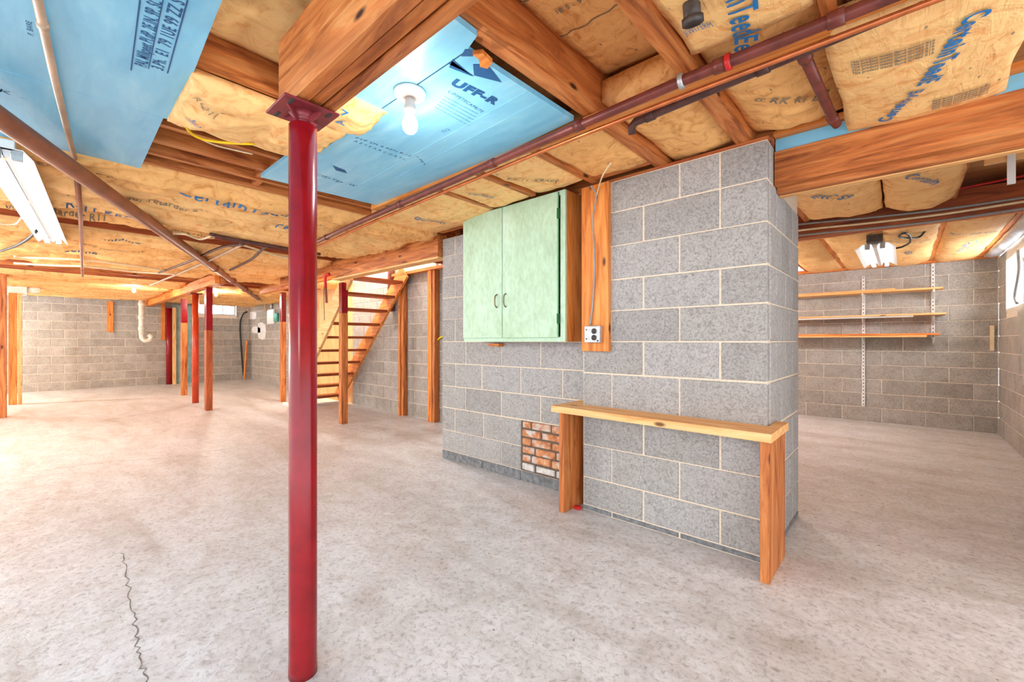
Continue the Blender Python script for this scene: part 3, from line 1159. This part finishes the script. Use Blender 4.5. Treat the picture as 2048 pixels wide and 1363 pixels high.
def ptxt(text, pxa, pya, pxb, pyb, size, par, mat=None, bold=.0, fit=True):
    """lettering whose baseline runs between two measured points"""
    a, b = pz(pxa, pya, FZ), pz(pxb, pyb, FZ)
    d = b - a
    ang = math.atan2(d.y, d.x)
    c_ = (a + b) / 2
    o = print_text(text, c_.x, c_.y, size, ang, flat, par, mat or M_INK_D, off=.001, bold=bold, cut=9)
    me = o.data
    ca, sa = math.cos(ang), math.sin(ang)
    ts = [(v.co.x - c_.x) * ca + (v.co.y - c_.y) * sa for v in me.vertices]
    k_ = d.length / max(1e-4, (max(ts) - min(ts)))
    m_ = (max(ts) + min(ts)) / 2
    for v, t in zip(me.vertices, ts):
        dx = (t - m_) * k_ - t
        v.co.x += dx * ca
        v.co.y += dx * sa
    return o


ptxt('UFF-R', 905, 163, 996, 206, .062, fA, bold=.004)
ptxt('L-PIPETECAPRITE', 898, 182, 965, 224, .026, fA)
for k_ in range(5):
    ptxt('board foam insulation panel', 890 - 5 * k_, 193 + 5 * k_, 955 - 4 * k_, 227 + 6 * k_, .012, fA)
ptxt('PYP SM 4 REN 8-10', 712, 275, 822, 312, .03, fA)
ptxt('A E S E A R C O R T K', 708, 281, 812, 320, .03, fA)
ptxt('c PER', 835, 312, 850, 330, .02, fA)
ptxt('ClErYgy  W', 632, 348, 712, 372, .05, fA)
tri([P2(665, 330), P2(690, 340), P2(694, 346), P2(672, 340)], fA)
ptxt('(c)', 884, 262, 898, 258, .03, fA)
# ruled table on the big board
ink_line(280, 0, 262, 140, .004, fC)
ink_line(326, 0, 297, 137, .003, fC)
ink_line(375, 0, 335, 146, .004, fC)
ptxt('PAL Milkpeet PI.dP. 2E.IN. 9P. SC', 283, 132, 312, 0, .05, fC, bold=.001)
ptxt('3.Ph.  E1  79 1UE 99 ZZ S', 316, 138, 357, 0, .05, fC, bold=.001)
ptxt('P. BARE', 62, 70, 58, 42, .02, fC)
ptxt('K -', 0, 180, 50, 196, .05, fD)
# torn orange scrap at the edge of the foam
sc = obj('torn_scrap', prism(BM(), [P2(945, 95), P2(965, 92), P2(985, 112), P2(975, 124), P2(960, 120), P2(958, 105)], 2.135, 2.150), wood_m['orange', 0])
tag(sc, 'torn orange wood splinter at the corner of the two blue boards', 'scrap')

# ------------------------------------------------------------------ lamps
bp_ = pz(820, 183, FZ)
lamp = thing('bulb_socket', 'round white porcelain ceiling socket with a bare lit bulb on the blue foam', 'lamp', (bp_.x, bp_.y, FZ))
obj('canopy', lathe(BM(), [(.0, 0), (.062, 0), (.064, -.006), (.060, -.020), (.048, -.026), (.020, -.028), (0, -.028)], 32), M_PORC, lamp, True)
obj('socket', lathe(BM(), [(.020, -.026), (.019, -.040), (.022, -.052), (.024, -.066), (.024, -.078), (.018, -.082), (0, -.082)], 24), plain('grey_socket', lin(196, 190, 184), .4, 0, .05, 8, 0), lamp, True)
obj('bulb', lathe(BM(), [(.012, -.080), (.015, -.094), (.026, -.115), (.0315, -.135), (.028, -.155), (.017, -.168), (0, -.173)], 24), M_BULB, lamp, True)
point_light('bulb_light', (bp_.x, bp_.y, FZ - .24), 6, .03, (1, .97, .92))


def prism_x(x0, x1, pts):
    bm = BM()
    A_ = [bm.verts.new((x0, a, b)) for a, b in pts]
    B_ = [bm.verts.new((x1, a, b)) for a, b in pts]
    bm.faces.new(A_)
    bm.faces.new(B_[::-1])
    for k_ in range(len(pts)):
        l_ = (k_ + 1) % len(pts)
        bm.faces.new((A_[k_], B_[k_], B_[l_], A_[l_]))
    bmesh.ops.recalc_face_normals(bm, faces=bm.faces)
    return bm


def fixture(name, p, q, w, label, power, hood=True, end='near'):
    p, q = Vector(p), Vector(q)
    d = (q - p)
    L = d.length
    rz = math.atan2(d.y, d.x)
    t = thing(name, label, 'light fixture', tuple(p), rz)
    obj('channel', bx(0, L, -.03, .03, .0, .045, .003), M_WHITE, t)
    bm = BM()
    prof = [(-w / 2, -.045), (-w * .30, .0), (w * .30, .0), (w / 2, -.045)]
    for x0_, x1_ in ((0, L),):
        pr2 = [(a, b + .004) for a, b in prof]
        ring0 = [bm.verts.new((x0_, a, b)) for a, b in prof + pr2[::-1]]
        ring1 = [bm.verts.new((x1_, a, b)) for a, b in prof + pr2[::-1]]
        n_ = len(ring0)
        for i in range(n_):
            bm.faces.new((ring0[i], ring0[(i + 1) % n_], ring1[(i + 1) % n_], ring1[i]))
        bm.faces.new(ring0[::-1])
        bm.faces.new(ring1)
    bmesh.ops.recalc_face_normals(bm, faces=bm.faces)
    obj('reflector', bm, M_WHITE, t)
    for s_ in (-1, 1):
        obj('tube', tube(BM(), [(.03, s_ * w * .21, -.028), (L - .03, s_ * w * .21, -.028)], .0165, 14), M_TUBE, t, True)
        for xx in (.01, L - .035):
            obj('lamp_holder', bx(xx, xx + .025, s_ * w * .19 - .02, s_ * w * .19 + .02, -.05, .0, .003), M_GALV, t)
    obj('ballast_cover', prism_x(.02, L - .02, [(-w * .085, -.002), (-w * .05, -.034), (w * .05, -.034), (w * .085, -.002)]), M_WHITE, t)
    return t


fixture('fluorescent_fixture', (-3.30, -.115, 2.10), (-5.92, .085, 2.10), .19, 'long white two-tube fluorescent fixture hung under the brown sloping pipe', 45)
f2 = fixture('fluorescent_fixture', (-.20, 5.42, 2.08), (-.20, 6.85, 2.08), .30, 'wide hooded fluorescent fixture on the shelf room ceiling', 35)
obj('junction_box', bx(-.10, .0, -.06, .06, .0, .07, .004), M_DARKIRON, f2)
# small bare bulbs of the far room
for px, py, lab, pw in ((432, 588, 'small lit bulb glowing by the window corner ceiling', 28), (268, 580, 'lit bulb under the far ceiling left of the white drain', 16)):
    p = pz(px, py, 2.08)
    if p.x < -13.6:
        p = pX(px, py, -13.6)
        p.z = min(p.z, 2.08)
    t = thing('ceiling_bulb', lab, 'lamp', tuple(p))
    obj('socket', lathe(BM(), [(0, .06), (.04, .06), (.03, .03), (.02, .02), (0, .02)], 16), M_PORC, t, True)
    obj('bulb', lathe(BM(), [(.012, .02), (.03, -.02), (.0, -.05)], 16), M_BULB, t, True)
    point_light('bulb_light', tuple(p + Vector((0, 0, -.1))), pw, .03)
bpy.data.objects['ceiling_bulb.001']['label'] = 'lit bulb under the far ceiling beside the white drain pipe'

# ------------------------------------------------------------------ pipes and cables
def pipe(name, label, pts, r, mat, joints=(), cat='pipe', n=14):
    t = thing(name, label, cat, (0, 0, 0))
    obj('tube_run', tube(BM(), pts, r, n), mat, t, True)
    pts = [Vector(p) for p in pts]
    for j in joints:
        i, f = j
        a = pts[i].lerp(pts[i + 1], f)
        d = (pts[i + 1] - pts[i]).normalized()
        obj('coupling', tube(BM(), [a - d * r * 1.1, a + d * r * 1.1], r * 1.25, n), mat, t, True)
    return t


pa = pipe('drain_pipe', 'oxide red pipe running along the edge of the large blue foam board', [(-4.6, 1.77, 2.062), (-3.3, 1.70, 2.075), (-1.25, 1.655, 2.118), (-.6, 1.625, 2.118), (0, 1.63, 2.12), (.86, 1.66, 2.12)], .020, M_REDPIPE, [(2, .25), (3, .2), (3, .75), (1, .35), (1, .8), (0, .6)])
for px, py in ((1363, 158), (1457, 130)):
    q = pY(px, py, 1.625)
    tube_o = obj('clamp', tube(BM(), [(q.x - .008, 1.625, 2.118), (q.x + .008, 1.625, 2.118)], .028, 14), M_GALV if px < 1400 else M_REDC, pa, True)
cable('copper_pipe', 'thin shiny copper pipe just below the oxide red pipe', [(-4.4, 1.84, 2.062), (-3.3, 1.77, 2.072), (-2.0, 1.735, 2.095), (-.9, 1.70, 2.10), (.86, 1.71, 2.105)], .010, M_COPPER, 'pipe')
q0, q1 = pz(1272, 243, 2.14), pz(1640, 88, 2.14)
e0 = q0 + (q0 - q1).normalized() * .03
pipe('drain_pipe', 'dark iron pipe with a downturned elbow pointing at the chimney', [e0 + Vector((-.005, .03, -.035)), e0 + Vector((0, .015, -.008)), q0, q0.lerp(q1, .5), q1, q1 + (q1 - q0).normalized() * .25], .019, M_DARKPIPE, [(2, .2), (3, .5)])
q0, q1 = pz(1603, 98, 2.15), pz(1668, 242, 2.15)
pipe('drain_pipe', 'short brown pipe branching toward the blue foam strip', [q0, q0.lerp(q1, .5), q1, q1 + Vector((.01, .03, -.01))], .019, M_REDPIPE, [(0, .15), (1, .9)])
dp = thing('drain_stub', 'black cast iron drain stub poking from the ceiling at the lettered batt', 'pipe', (0, 0, 0))
c0, c1 = pz(1386, 48, 2.13), pz(1382, -5, 2.20)
obj('stub', tube(BM(), [c0, c0.lerp(c1, .5), c1, c1 + Vector((0, 0, .18))], .026, 18), M_DARKIRON, dp, True)
obj('hub', tube(BM(), [c0, c0.lerp(c1, .25)], .032, 18), M_DARKIRON, dp, True)
A = [pz(x, y, 2.135) for x, y in ((60, -60), (75, 0), (105, 140), (150, 322))]
pipe('conduit', 'pale metal conduit crossing beneath the big blue foam board', A, .0125, M_COND, [(1, .3)])
A = [pz(151, 326, 2.115), pz(161, 430, 2.075), pz(165, 552, 2.07)]
pipe('conduit', 'brown continuation of the conduit under the kraft batts', A, .014, M_BRPIPE, [(0, .1), (1, .8)])
A0, A1 = pz(0, 236, 2.04), pY(530, 606, 4.12)
Am = pY(462, 561, 3.45)
Am = A0.lerp(A1, .86)
ext = A0 + (A0 - A1).normalized() * .6
pipe('waste_pipe', 'thick sloping brown waste pipe crossing the whole ceiling diagonally', [ext, A0, Am], .043, M_BRPIPE, [(1, .45), (1, .6), (1, .75)])
pipe('waste_pipe', 'pale far end of the sloping pipe dropping to the utility wall', [Am, A1, A1 + Vector((.05, .0, -.2))], .040, M_COND)
# white trap drain at the far wall
d0 = pX(283, 570, -13.9)
W_ = thing('trap_drain', 'white plastic drain pipe with hooked trap hanging before the far block wall', 'pipe', (0, 0, 0))
yy = d0.y
obj('riser', tube(BM(), [(-13.9, yy, 2.15), (-13.9, yy, 1.30)], .055, 14), M_PVC, W_, True)
for zz in (2.05, 1.72, 1.45):
    obj('coupling', tube(BM(), [(-13.9, yy, zz - .04), (-13.9, yy, zz + .04)], .068, 14), M_PVC, W_, True)
hook = [(-13.9, yy, 1.32), (-13.9, yy + .01, 1.22), (-13.9, yy + .07, 1.15), (-13.9, yy + .15, 1.17), (-13.9, yy + .18, 1.25), (-13.9, yy + .13, 1.30)]
obj('trap', tube(BM(), smooth_pts(hook, 5), .05, 12), M_PVC, W_, True)

yw = [pz(x, y, 2.13) for x, y in ((368, 238), (378, 262), (405, 278), (450, 285), (508, 288))]
cable('power_cable', 'bright yellow cable looping below the crumpled kraft batt', yw, .0065, M_YELLOW)
cable('power_cable', 'white cable sagging in the open bay beneath the yellow one', [pz(x, y, 2.16) for x, y in ((395, 275), (430, 290), (470, 300), (505, 308))], .004, M_CREAM)
# cables over the far ceiling
for pts, r, mt, lab in (
        (((0, 447), (30, 448), (45, 432)), .007, M_CREAM, 'short cream cable by the tubes of the long fixture'),
        (((0, 502), (30, 492), (55, 478), (75, 460)), .012, M_BLACK, 'black cable with white lining looping under the far end of the long fixture'),
        (((345, 467), (370, 468), (400, 478), (425, 470)), .010, M_CREAM, 'cream cable bundle crossing beneath the sloping brown pipe'),
        (((318, 545), (380, 522), (440, 495), (487, 488)), .014, M_DARKPIPE, 'dark cable running diagonally to the wire bundle'),
        (((300, 570), (355, 548), (420, 520), (482, 490)), .014, M_COND, 'pale cable running beside the dark diagonal one'),
        (((460, 540), (500, 520), (525, 498), (535, 492)), .014, M_DARKPIPE, 'dark kinked cable nearest the big red column'),
        (((480, 488), (520, 500), (560, 512), (600, 520)), .011, M_CREAM, 'thin cream cable passing behind the big red column'),
        (((28, 512), (60, 515), (160, 519), (260, 530), (330, 540)), .012, M_CREAM, 'cream cable stapled along the first open far joist'),
        (((420, 468), (480, 480), (560, 494), (640, 508)), .016, M_DARKPIPE, 'dark bundled cable running along the open joist bay'),
        (((430, 476), (500, 487), (570, 502), (640, 516)), .010, M_REDPIPE, 'brown cable below the bundled one along the open joist bay'),
        (((28, 526), (100, 530), (180, 533), (270, 543), (350, 548)), .014, M_CREAM, 'cream cable stapled along the second open far joist')):
    cable('ceiling_cable', lab, [pz(x, y, 2.08) for x, y in pts], r, mt)
cable('ceiling_cable', 'grey cable descending into the timber board of the socket box', [pz(1182, 372, 2.12), pY(1192, 392, 2.44), pY(1186, 440, 2.448), pY(1189, 520, 2.448), pY(1186, 600, 2.446), pY(1180, 650, 2.43)], .006, M_GREYC)
cable('ceiling_cable', 'cream cable arching from the joist to the timber board of the socket box', [pz(1222, 325, 2.15), pz(1206, 350, 2.12), pY(1198, 372, 2.42), pY(1192, 395, 2.447)], .0045, M_CREAM)
# cables in shelf room along the dark girder
for (ya, yb, r, mt, lab) in ((422, 347, .008, M_REDC, 'red cable strung highest along the dark girder'),
                             (443, 390, .009, M_GREYC, 'upper grey cable along the dark girder'),
                             (455, 398, .009, M_CREAM, 'cream cable between the two grey ones on the dark girder'),
                             (465, 412, .009, M_GREYC, 'lower grey cable along the dark girder')):
    a, b = pY(1594, ya + 6, 4.52), pY(2040, yb + 6, 4.52)
    m1 = a.lerp(b, .35) - Vector((0, 0, .012))
    m2 = a.lerp(b, .7) - Vector((0, 0, .016))
    a2 = a + (a - b) * .9
    cable('girder_cable', lab, [a2, a, m1, m2, b, b + (b - a) * .05], r, mt)
cable('loose_cable', 'loose black cable loop dangling from the shelf room ceiling', [pz(x, y, 2.10) for x, y in ((1788, 497), (1805, 493), (1820, 484), (1818, 470), (1806, 466), (1800, 474))] + [pz(1835, 475, 2.12), pz(1850, 462, 2.16)], .009, M_BLACK)
# loose wires over the stair girder
cable('loose_cable', 'red taped cable hanging in front of the staircase', [pY(659, 548, 2.58), pY(651, 552, 2.55), pY(651, 575, 2.55)], .02, M_REDC)
cable('loose_cable', 'brown cable sheath hanging below the red tape', [pY(651, 575, 2.55), pY(652, 590, 2.55), pY(653, 605, 2.55)], .018, M_BRPIPE)
cable('loose_cable', 'thin black wire beneath the hanging sheath', [pY(651, 553, 2.56), pY(648, 575, 2.56), pY(648, 610, 2.56), pY(649, 640, 2.56)], .004, M_BLACK)
cable('loose_cable', 'yellow cable curving out of the wall next to the chimney', [pY(886, 672, 3.77), pY(875, 680, 3.77), pY(872, 700, 3.77), pY(871, 716, 3.77)], .012, M_YELLOW)

# ------------------------------------------------------------------ green cabinet
cab_x0, cab_x1, cab_y0, cab_y1 = -2.765, -1.717, 2.43, 2.643
cz0, cz1 = pY(1130, 686, 2.43).z, 2.184
cz0 = 1.135
cb_ = thing('wall_cabinet', 'mint green two-door plywood cabinet hung on the block chimney', 'cabinet', (cab_x0, cab_y0, cz0))
Wc, Dc, Hc = cab_x1 - cab_x0, cab_y1 - cab_y0, cz1 - cz0
obj('side_panel', bx(Wc - .02, Wc, .018, Dc, 0, Hc), wood_m['orange', 2], cb_)['label'] = 'bare brown wood side'
obj('side_panel', bx(0, .02, .018, Dc, 0, Hc), wood_m['fir', 2], cb_)
obj('bottom_panel', bx(.02, Wc - .02, .018, Dc, 0, .018), wood_m['fir', 0], cb_)
obj('top_panel', bx(.02, Wc - .02, .018, Dc, Hc - .018, Hc), wood_m['fir', 0], cb_)
obj('back_panel', bx(.02, Wc - .02, Dc - .01, Dc, .018, Hc - .018), wood_m['fir', 0], cb_)
bm = BM()
for a in ((0, Wc, 0, .035), (0, Wc, Hc - .03, Hc), (0, .03, .035, Hc - .03), (Wc - .04, Wc, .035, Hc - .03)):
    box(bm, a[0], a[1], 0, .018, a[2], a[3])
obj('face_frame', bm, M_GREEN, cb_)
xm = pY(1006, 600, 2.42).x - cab_x0
for i, (a, b, hx) in enumerate(((.012, xm - .003, xm - .055), (xm + .003, Wc - .055, xm + .04))):
    d_ = obj('door', bx(a, b, -.020, -.002, .030, Hc - .008, .002), M_GREEN, cb_)
    zz = pY(1010, 600, 2.40).z - cz0
    hp = [(hx, -.021, zz - .05), (hx, -.04, zz - .038), (hx, -.046, zz), (hx, -.04, zz + .038), (hx, -.021, zz + .05)]
    obj('handle', tube(BM(), smooth_pts(hp, 4), [.006] * 2 + [.0045] * 13 + [.006] * 2, 8), M_BRASS, d_, True)
for zz in (.16, Hc - .16):
    hg = obj('hinge', bx(Wc - .056, Wc - .044, -.022, -.0, zz - .035, zz + .035), M_DGREEN, cb_)
obj('door_gap', bx(Wc - .0545, Wc - .050, -.004, .0, .03, Hc - .01), M_DGREEN, cb_)

# timber board, socket box
bd = obj('timber_board', bx(-1.598, -1.395, 2.450, 2.482, 1.072, 2.166, .003), wood_m['orange', 2])
tag(bd, 'upright orange timber board on the chimney carrying the socket box', 'board')
q = pY(1183, 668, 2.41)
sb = thing('outlet_box', 'grey metal electric box with two round dark sockets', 'electric box', (q.x, 2.412, q.z))
obj('box_body', bx(-.058, .058, 0, .037, -.055, .055, .004), M_GALV, sb)
for zz in (-.022, .020):
    rc = obj('socket_face', tube(BM(), [(.018, -.006, zz), (.018, .002, zz)], .0175, 20), M_DARKIRON, sb, True)
    for xx in (-.005, .005):
        obj('slot', bx(.018 + xx - .0012, .018 + xx + .0012, -.0075, -.0055, zz - .005, zz + .005), M_BLACK, rc)
for xx, zz in ((-.04, .03), (-.04, -.03), (.045, -.042)):
    obj('screw', tube(BM(), [(xx, -.003, zz), (xx, .001, zz)], .005, 10), M_BRASS if xx < 0 else M_BLACK, sb, True)

# ------------------------------------------------------------------ workbench
wb = thing('workbench', 'narrow wooden bench with pale plank top straddling the chimney', 'bench', (0, 0, 0))
TZ = .71
top = prism(BM(), [(-1.735, 2.295), (-.447, 2.262), (-.447, 2.665), (-.502, 2.665), (-.502, 2.481), (-1.612, 2.481), (-1.612, 2.642), (-1.735, 2.642)], TZ - .04, TZ)
obj('bench_top', top, wood_m['pine', 0], wb)['label'] = 'pale pine plank top'
obj('leg', bx(-1.700, -1.662, 2.335, 2.638, 0, TZ - .042, .002), wood_m['fir', 2], wb)
obj('leg', bx(-.500, -.462, 2.292, 2.66, 0, TZ - .042, .002), wood_m['fir', 2], wb)
# two small cup hooks below the top
for x in (-.60, -.54):
    h = [(x, 2.46, TZ - .045), (x, 2.46, TZ - .06), (x + .012, 2.455, TZ - .07), (x + .02, 2.45, TZ - .06)]
    obj('hook', tube(BM(), smooth_pts(h, 4), .002, 6), M_BRASS, wb, True)
rw = obj('wooden_wedge', bx(-1.655, -1.61, 2.44, 2.475, 0, .02, .004), M_REDC)
tag(rw, 'tiny red wedge on the floor behind the bench leg', 'wedge')

# ------------------------------------------------------------------ staircase
stc = thing('staircase', 'open timber staircase with plank treads and dark undersides', 'stairs', (0, 0, 0))
YL, YR = 2.86, 3.66
slope = (2.0 - .35) / (-5.62 + 7.3)


def stringer(Y, xa, za, xb, zb, mat):
    bm = BM()
    obox(bm, (xa, Y, za), (xb, Y, zb), .04, .235)
    return obj('stringer', bm, mat, stc)


# centre line of the far stringer from the measured edges
stringer(YR, -7.62, .02 + .10, -5.50, 2.17, wood_m['orange', 0])
stringer(YL, -7.62, .02 + .10, -5.62, 2.06, wood_m['pine', 0])
nst = 10
for i in range(nst):
    f = (i + .35) / nst
    x = -7.62 + f * 2.12
    z = .10 + f * 2.05
    td = obj('tread', bx(x - .13, x + .13, YL + .02, YR - .02, z - .02, z + .018, .003), wood_m['redwood', 1], stc)
# pale plywood lining behind the stairs and white landing board
ply = obj('plywood_panel', bx(-9.15, -7.36, 3.83, 3.86, .0, 2.18), wood_m['pine', 2])
tag(ply, 'pale plywood panel behind the stairs glowing in daylight', 'panel')
ply2 = obj('plywood_panel', bx(-9.2, -9.15, 3.86, 4.21, .0, 2.18), wood_m['pine', 2])
tag(ply2, 'narrow plywood return between stair lining and utility wall', 'panel')
lb = obj('landing_board', bx(-8.3, -7.65, 2.95, 3.75, 0, .03, .004), M_PLASTER)
tag(lb, 'white board lying on the floor at the foot of the stairs', 'board')
vp = pipe('vent_pipe', 'dark red vertical pipe seen between the upper stair treads', [(-6.0, 3.74, 1.62), (-6.0, 3.74, 2.6)], .05, M_REDPIPE, [(0, .05)])

# ------------------------------------------------------------------ shelf room: standards and shelves
SHY = 7.92
for i, (px, ya, yb, lab) in enumerate(((1727, 552, 812, 'long slotted white shelf standard reaching nearly to the floor'),
                                       (1866, 526, 676, 'short slotted white shelf standard closer to the window'))):
    a, b = pY(px, ya, 7.90), pY(px, yb, 7.90)
    t = thing('shelf_standard', lab, 'shelf standard', (a.x, 7.90, b.z))
    H_ = min(a.z, 2.16) - b.z
    obj('rail', bx(-.017, .017, 0, .018, 0, H_, .002), M_WHITE, t)
    bm = BM()
    n_ = int(H_ / .05)
    for k_ in range(n_):
        box(bm, -.005, .005, -.001, .001, .02 + k_ * .05, .038 + k_ * .05)
    s_ = obj('slots', bm, M_DGALV, t)
    s_['kind'] = 'stuff'
shelf_z = []
for i, (pxl, yl, pxr, yr, lab, mt, thk) in enumerate(((1594, 592, 1887, 577, 'top wall shelf of pale boards', 'pine', .022),
                                                     (1594, 633, 1893, 628, 'middle wall shelf of yellowish board', 'pine', .022),
                                                     (1594, 672, 1880, 666, 'bottom wall shelf of orange board', 'orange', .024))):
    b = pY(pxr, yr, 7.62)
    z = (1.80, 1.475, 1.215)[i]
    t = thing('wall_shelf', lab, 'shelf', (-2.4, 7.62, z))
    obj('plank', bx(0, b.x + 2.4, 0, .27, 0, thk, .002), wood_m[mt, 0], t)
    if i != 1:
        obj('plank', bx(0, b.x + 2.4 - (.45 if i == 0 else .12), -.01, .20, thk + .001 if i == 0 else -.025, thk + .018 if i == 0 else -.002, .002), wood_m['pine', 0], t)
    else:
        obj('plank', bx(0, b.x + 2.4 - .3, .02, .20, -.02, -.001, .002), M_WHITE, t)
    for px in (1727, 1866):
        xx = pY(px, 600, 7.90).x
        bm = BM()
        pts = [(0, .28, -.001 - (.025 if i else 0)), (0, .28, -.11), (0, .245, -.11), (0, .03, -.03), (0, .03, -.001 - (.025 if i else 0))]
        A_ = [bm.verts.new((xx + 2.4 - .008, y_, z_)) for _, y_, z_ in pts]
        B_ = [bm.verts.new((xx + 2.4 + .008, y_, z_)) for _, y_, z_ in pts]
        bm.faces.new(A_)
        bm.faces.new(B_[::-1])
        for k_ in range(5):
            bm.faces.new((A_[k_], B_[k_], B_[(k_ + 1) % 5], A_[(k_ + 1) % 5]))
        bmesh.ops.recalc_face_normals(bm, faces=bm.faces)
        obj('bracket', bm, M_WHITE, t)
# grey cable and torn plastic at the side window
cable('window_cable', 'blue-grey cable hanging across the shelf room window', [pX(2036, 500, .82), pX(2038, 540, .82), pX(2030, 590, .82), pX(2034, 606, .82)], .012, M_GREYC)
tb = obj('hanging_bracket', bx(.42, .45, 3.535, 3.55, 1.99, 2.22), M_WHITE)
q = pz(1951, 340, 2.1)
tb.location = (0, 0, 0)
tag(tb, 'white metal hanger strap in the open bay of the shelf room', 'bracket')
bd2 = obj('open_bay_board', bx(.34, .86, 3.55, 3.60, 2.13, 2.30), wood_m['pine', 0])
tag(bd2, 'pale knotty board across the open bay beside the hanger strap', 'board')

# ------------------------------------------------------------------ utility corner
c0 = pX(483, 640, -14.33)
cable('corner_cable', 'black cable dropping down the far wall corner beside the window', [(-14.3, 4.12, 2.0), (-14.3, 4.0, 1.92), (-14.3, 3.93, 1.6), (-14.3, 3.96, .9), (-14.3, 4.02, .1)], .022, M_BLACK)
ob = tube(BM(), [(-14.28, 4.10, 1.15), (-14.28, 4.03, .02)], .03, 8)
tag(obj('leaning_stick', ob, wood_m['orange', 2]), 'orange stick leaning into the far wall corner', 'stick')
pn = obj('backing_panel', bx(-14.35, -14.32, 2.35, 2.85, .0, 2.1), M_TEAL)
tag(pn, 'blue-grey panel standing behind the middle posts at the far wall', 'panel')
eb = thing('electric_panel', 'small grey electric box with green cover on the utility wall', 'electric box', tuple(pY(543, 634, 4.15)))
obj('box_body', bx(-.35, .1, 0, .06, -.18, .22, .01), M_WHITE, eb)
obj('green_cover', bx(.12, .35, .01, .06, -.12, .1, .01), plain('teal_plastic', lin(30, 150, 120), .4), eb)
obj('conduit_drop', tube(BM(), [(-.1, .03, .2), (-.1, .03, .42)], .03, 8), M_GALV, eb, True)
wp = plain('white_patch', lin(232, 232, 232), .9, 0, .05, 8, .2)
random.seed(3)
for (xa, ya, xb, yb) in ((497, 625, 512, 636), (516, 648, 530, 676), (505, 655, 520, 664)):
    a, b = pY(xa, ya, 4.214), pY(xb, yb, 4.214)
    pts = [(a.x + (b.x - a.x) * u + random.uniform(-.05, .05), a.z + (b.z - a.z) * v + random.uniform(-.03, .03)) for u, v in ((0, 0), (.5, -.1), (1, 0), (1.1, .5), (1, 1), (.5, 1.1), (0, 1), (-.1, .5))]
    bm = BM()
    A_ = [bm.verts.new((x, 4.212, z)) for x, z in pts]
    B_ = [bm.verts.new((x, 4.222, z)) for x, z in pts]
    bm.faces.new(A_)
    bm.faces.new(B_[::-1])
    for k_ in range(8):
        bm.faces.new((A_[k_], B_[k_], B_[(k_ + 1) % 8], A_[(k_ + 1) % 8]))
    bmesh.ops.recalc_face_normals(bm, faces=bm.faces)
    obj('cement_patch', bm, wp, wall_utility)
dx = thing('duct_box', 'white sheet metal duct box mounted above the stud pair', 'duct', tuple(pz(48, 580, 2.02) if False else (-12.0, -.30, 1.98)))
obj('duct_body', bx(-.15, .15, -.12, .14, 0, .19, .008), M_WHITE, dx)
obj('collar', tube(BM(), [(.0, .30, .12), (.0, .14, .12)], .07, 16), M_PVC, dx, True)

# shelf room: whitish foil strip along the wall top, torn plastic and corner strip
o, sf = batt(.735, .862, 4.72, 7.8, 2.165, .03, 'grey-white foil covered strip of insulation along the window wall', 91, .012, 10, 50, group='kraft batts of the shelf room ceiling', th=.05,
             mat=plain('foil_sheet', lin(206, 204, 206), .45, .2, .2, 18, .3))
bm = BM()
Gr = []
for j in range(13):
    row = []
    for i in range(7):
        y = 6.02 + .42 * i / 6 * (1 - .45 * j / 12)
        z = 1.49 - .75 * j / 12
        row.append(bm.verts.new((.835 + .025 * noise.noise(Vector((y * 9, z * 5, 1.3))), y + .05 * noise.noise(Vector((z * 4, 2, i))), z)))
    Gr.append(row)
fs_ = []
for j in range(12):
    for i in range(6):
        fs_.append(bm.faces.new((Gr[j][i], Gr[j + 1][i], Gr[j + 1][i + 1], Gr[j][i + 1])))
bmesh.ops.solidify(bm, geom=fs_, thickness=.004)
tag(obj('plastic_sheet', bm, plain('milky_plastic', lin(226, 220, 208), .35, 0, .08, 10, .2), None, True), 'torn milky plastic sheet hanging below the side window', 'plastic sheet')
tag(obj('corner_strip', bx(.795, .83, 7.88, 7.90, 1.02, 1.33), M_CREAM), 'pale wooden strip in the corner beside the side window wall', 'strip')
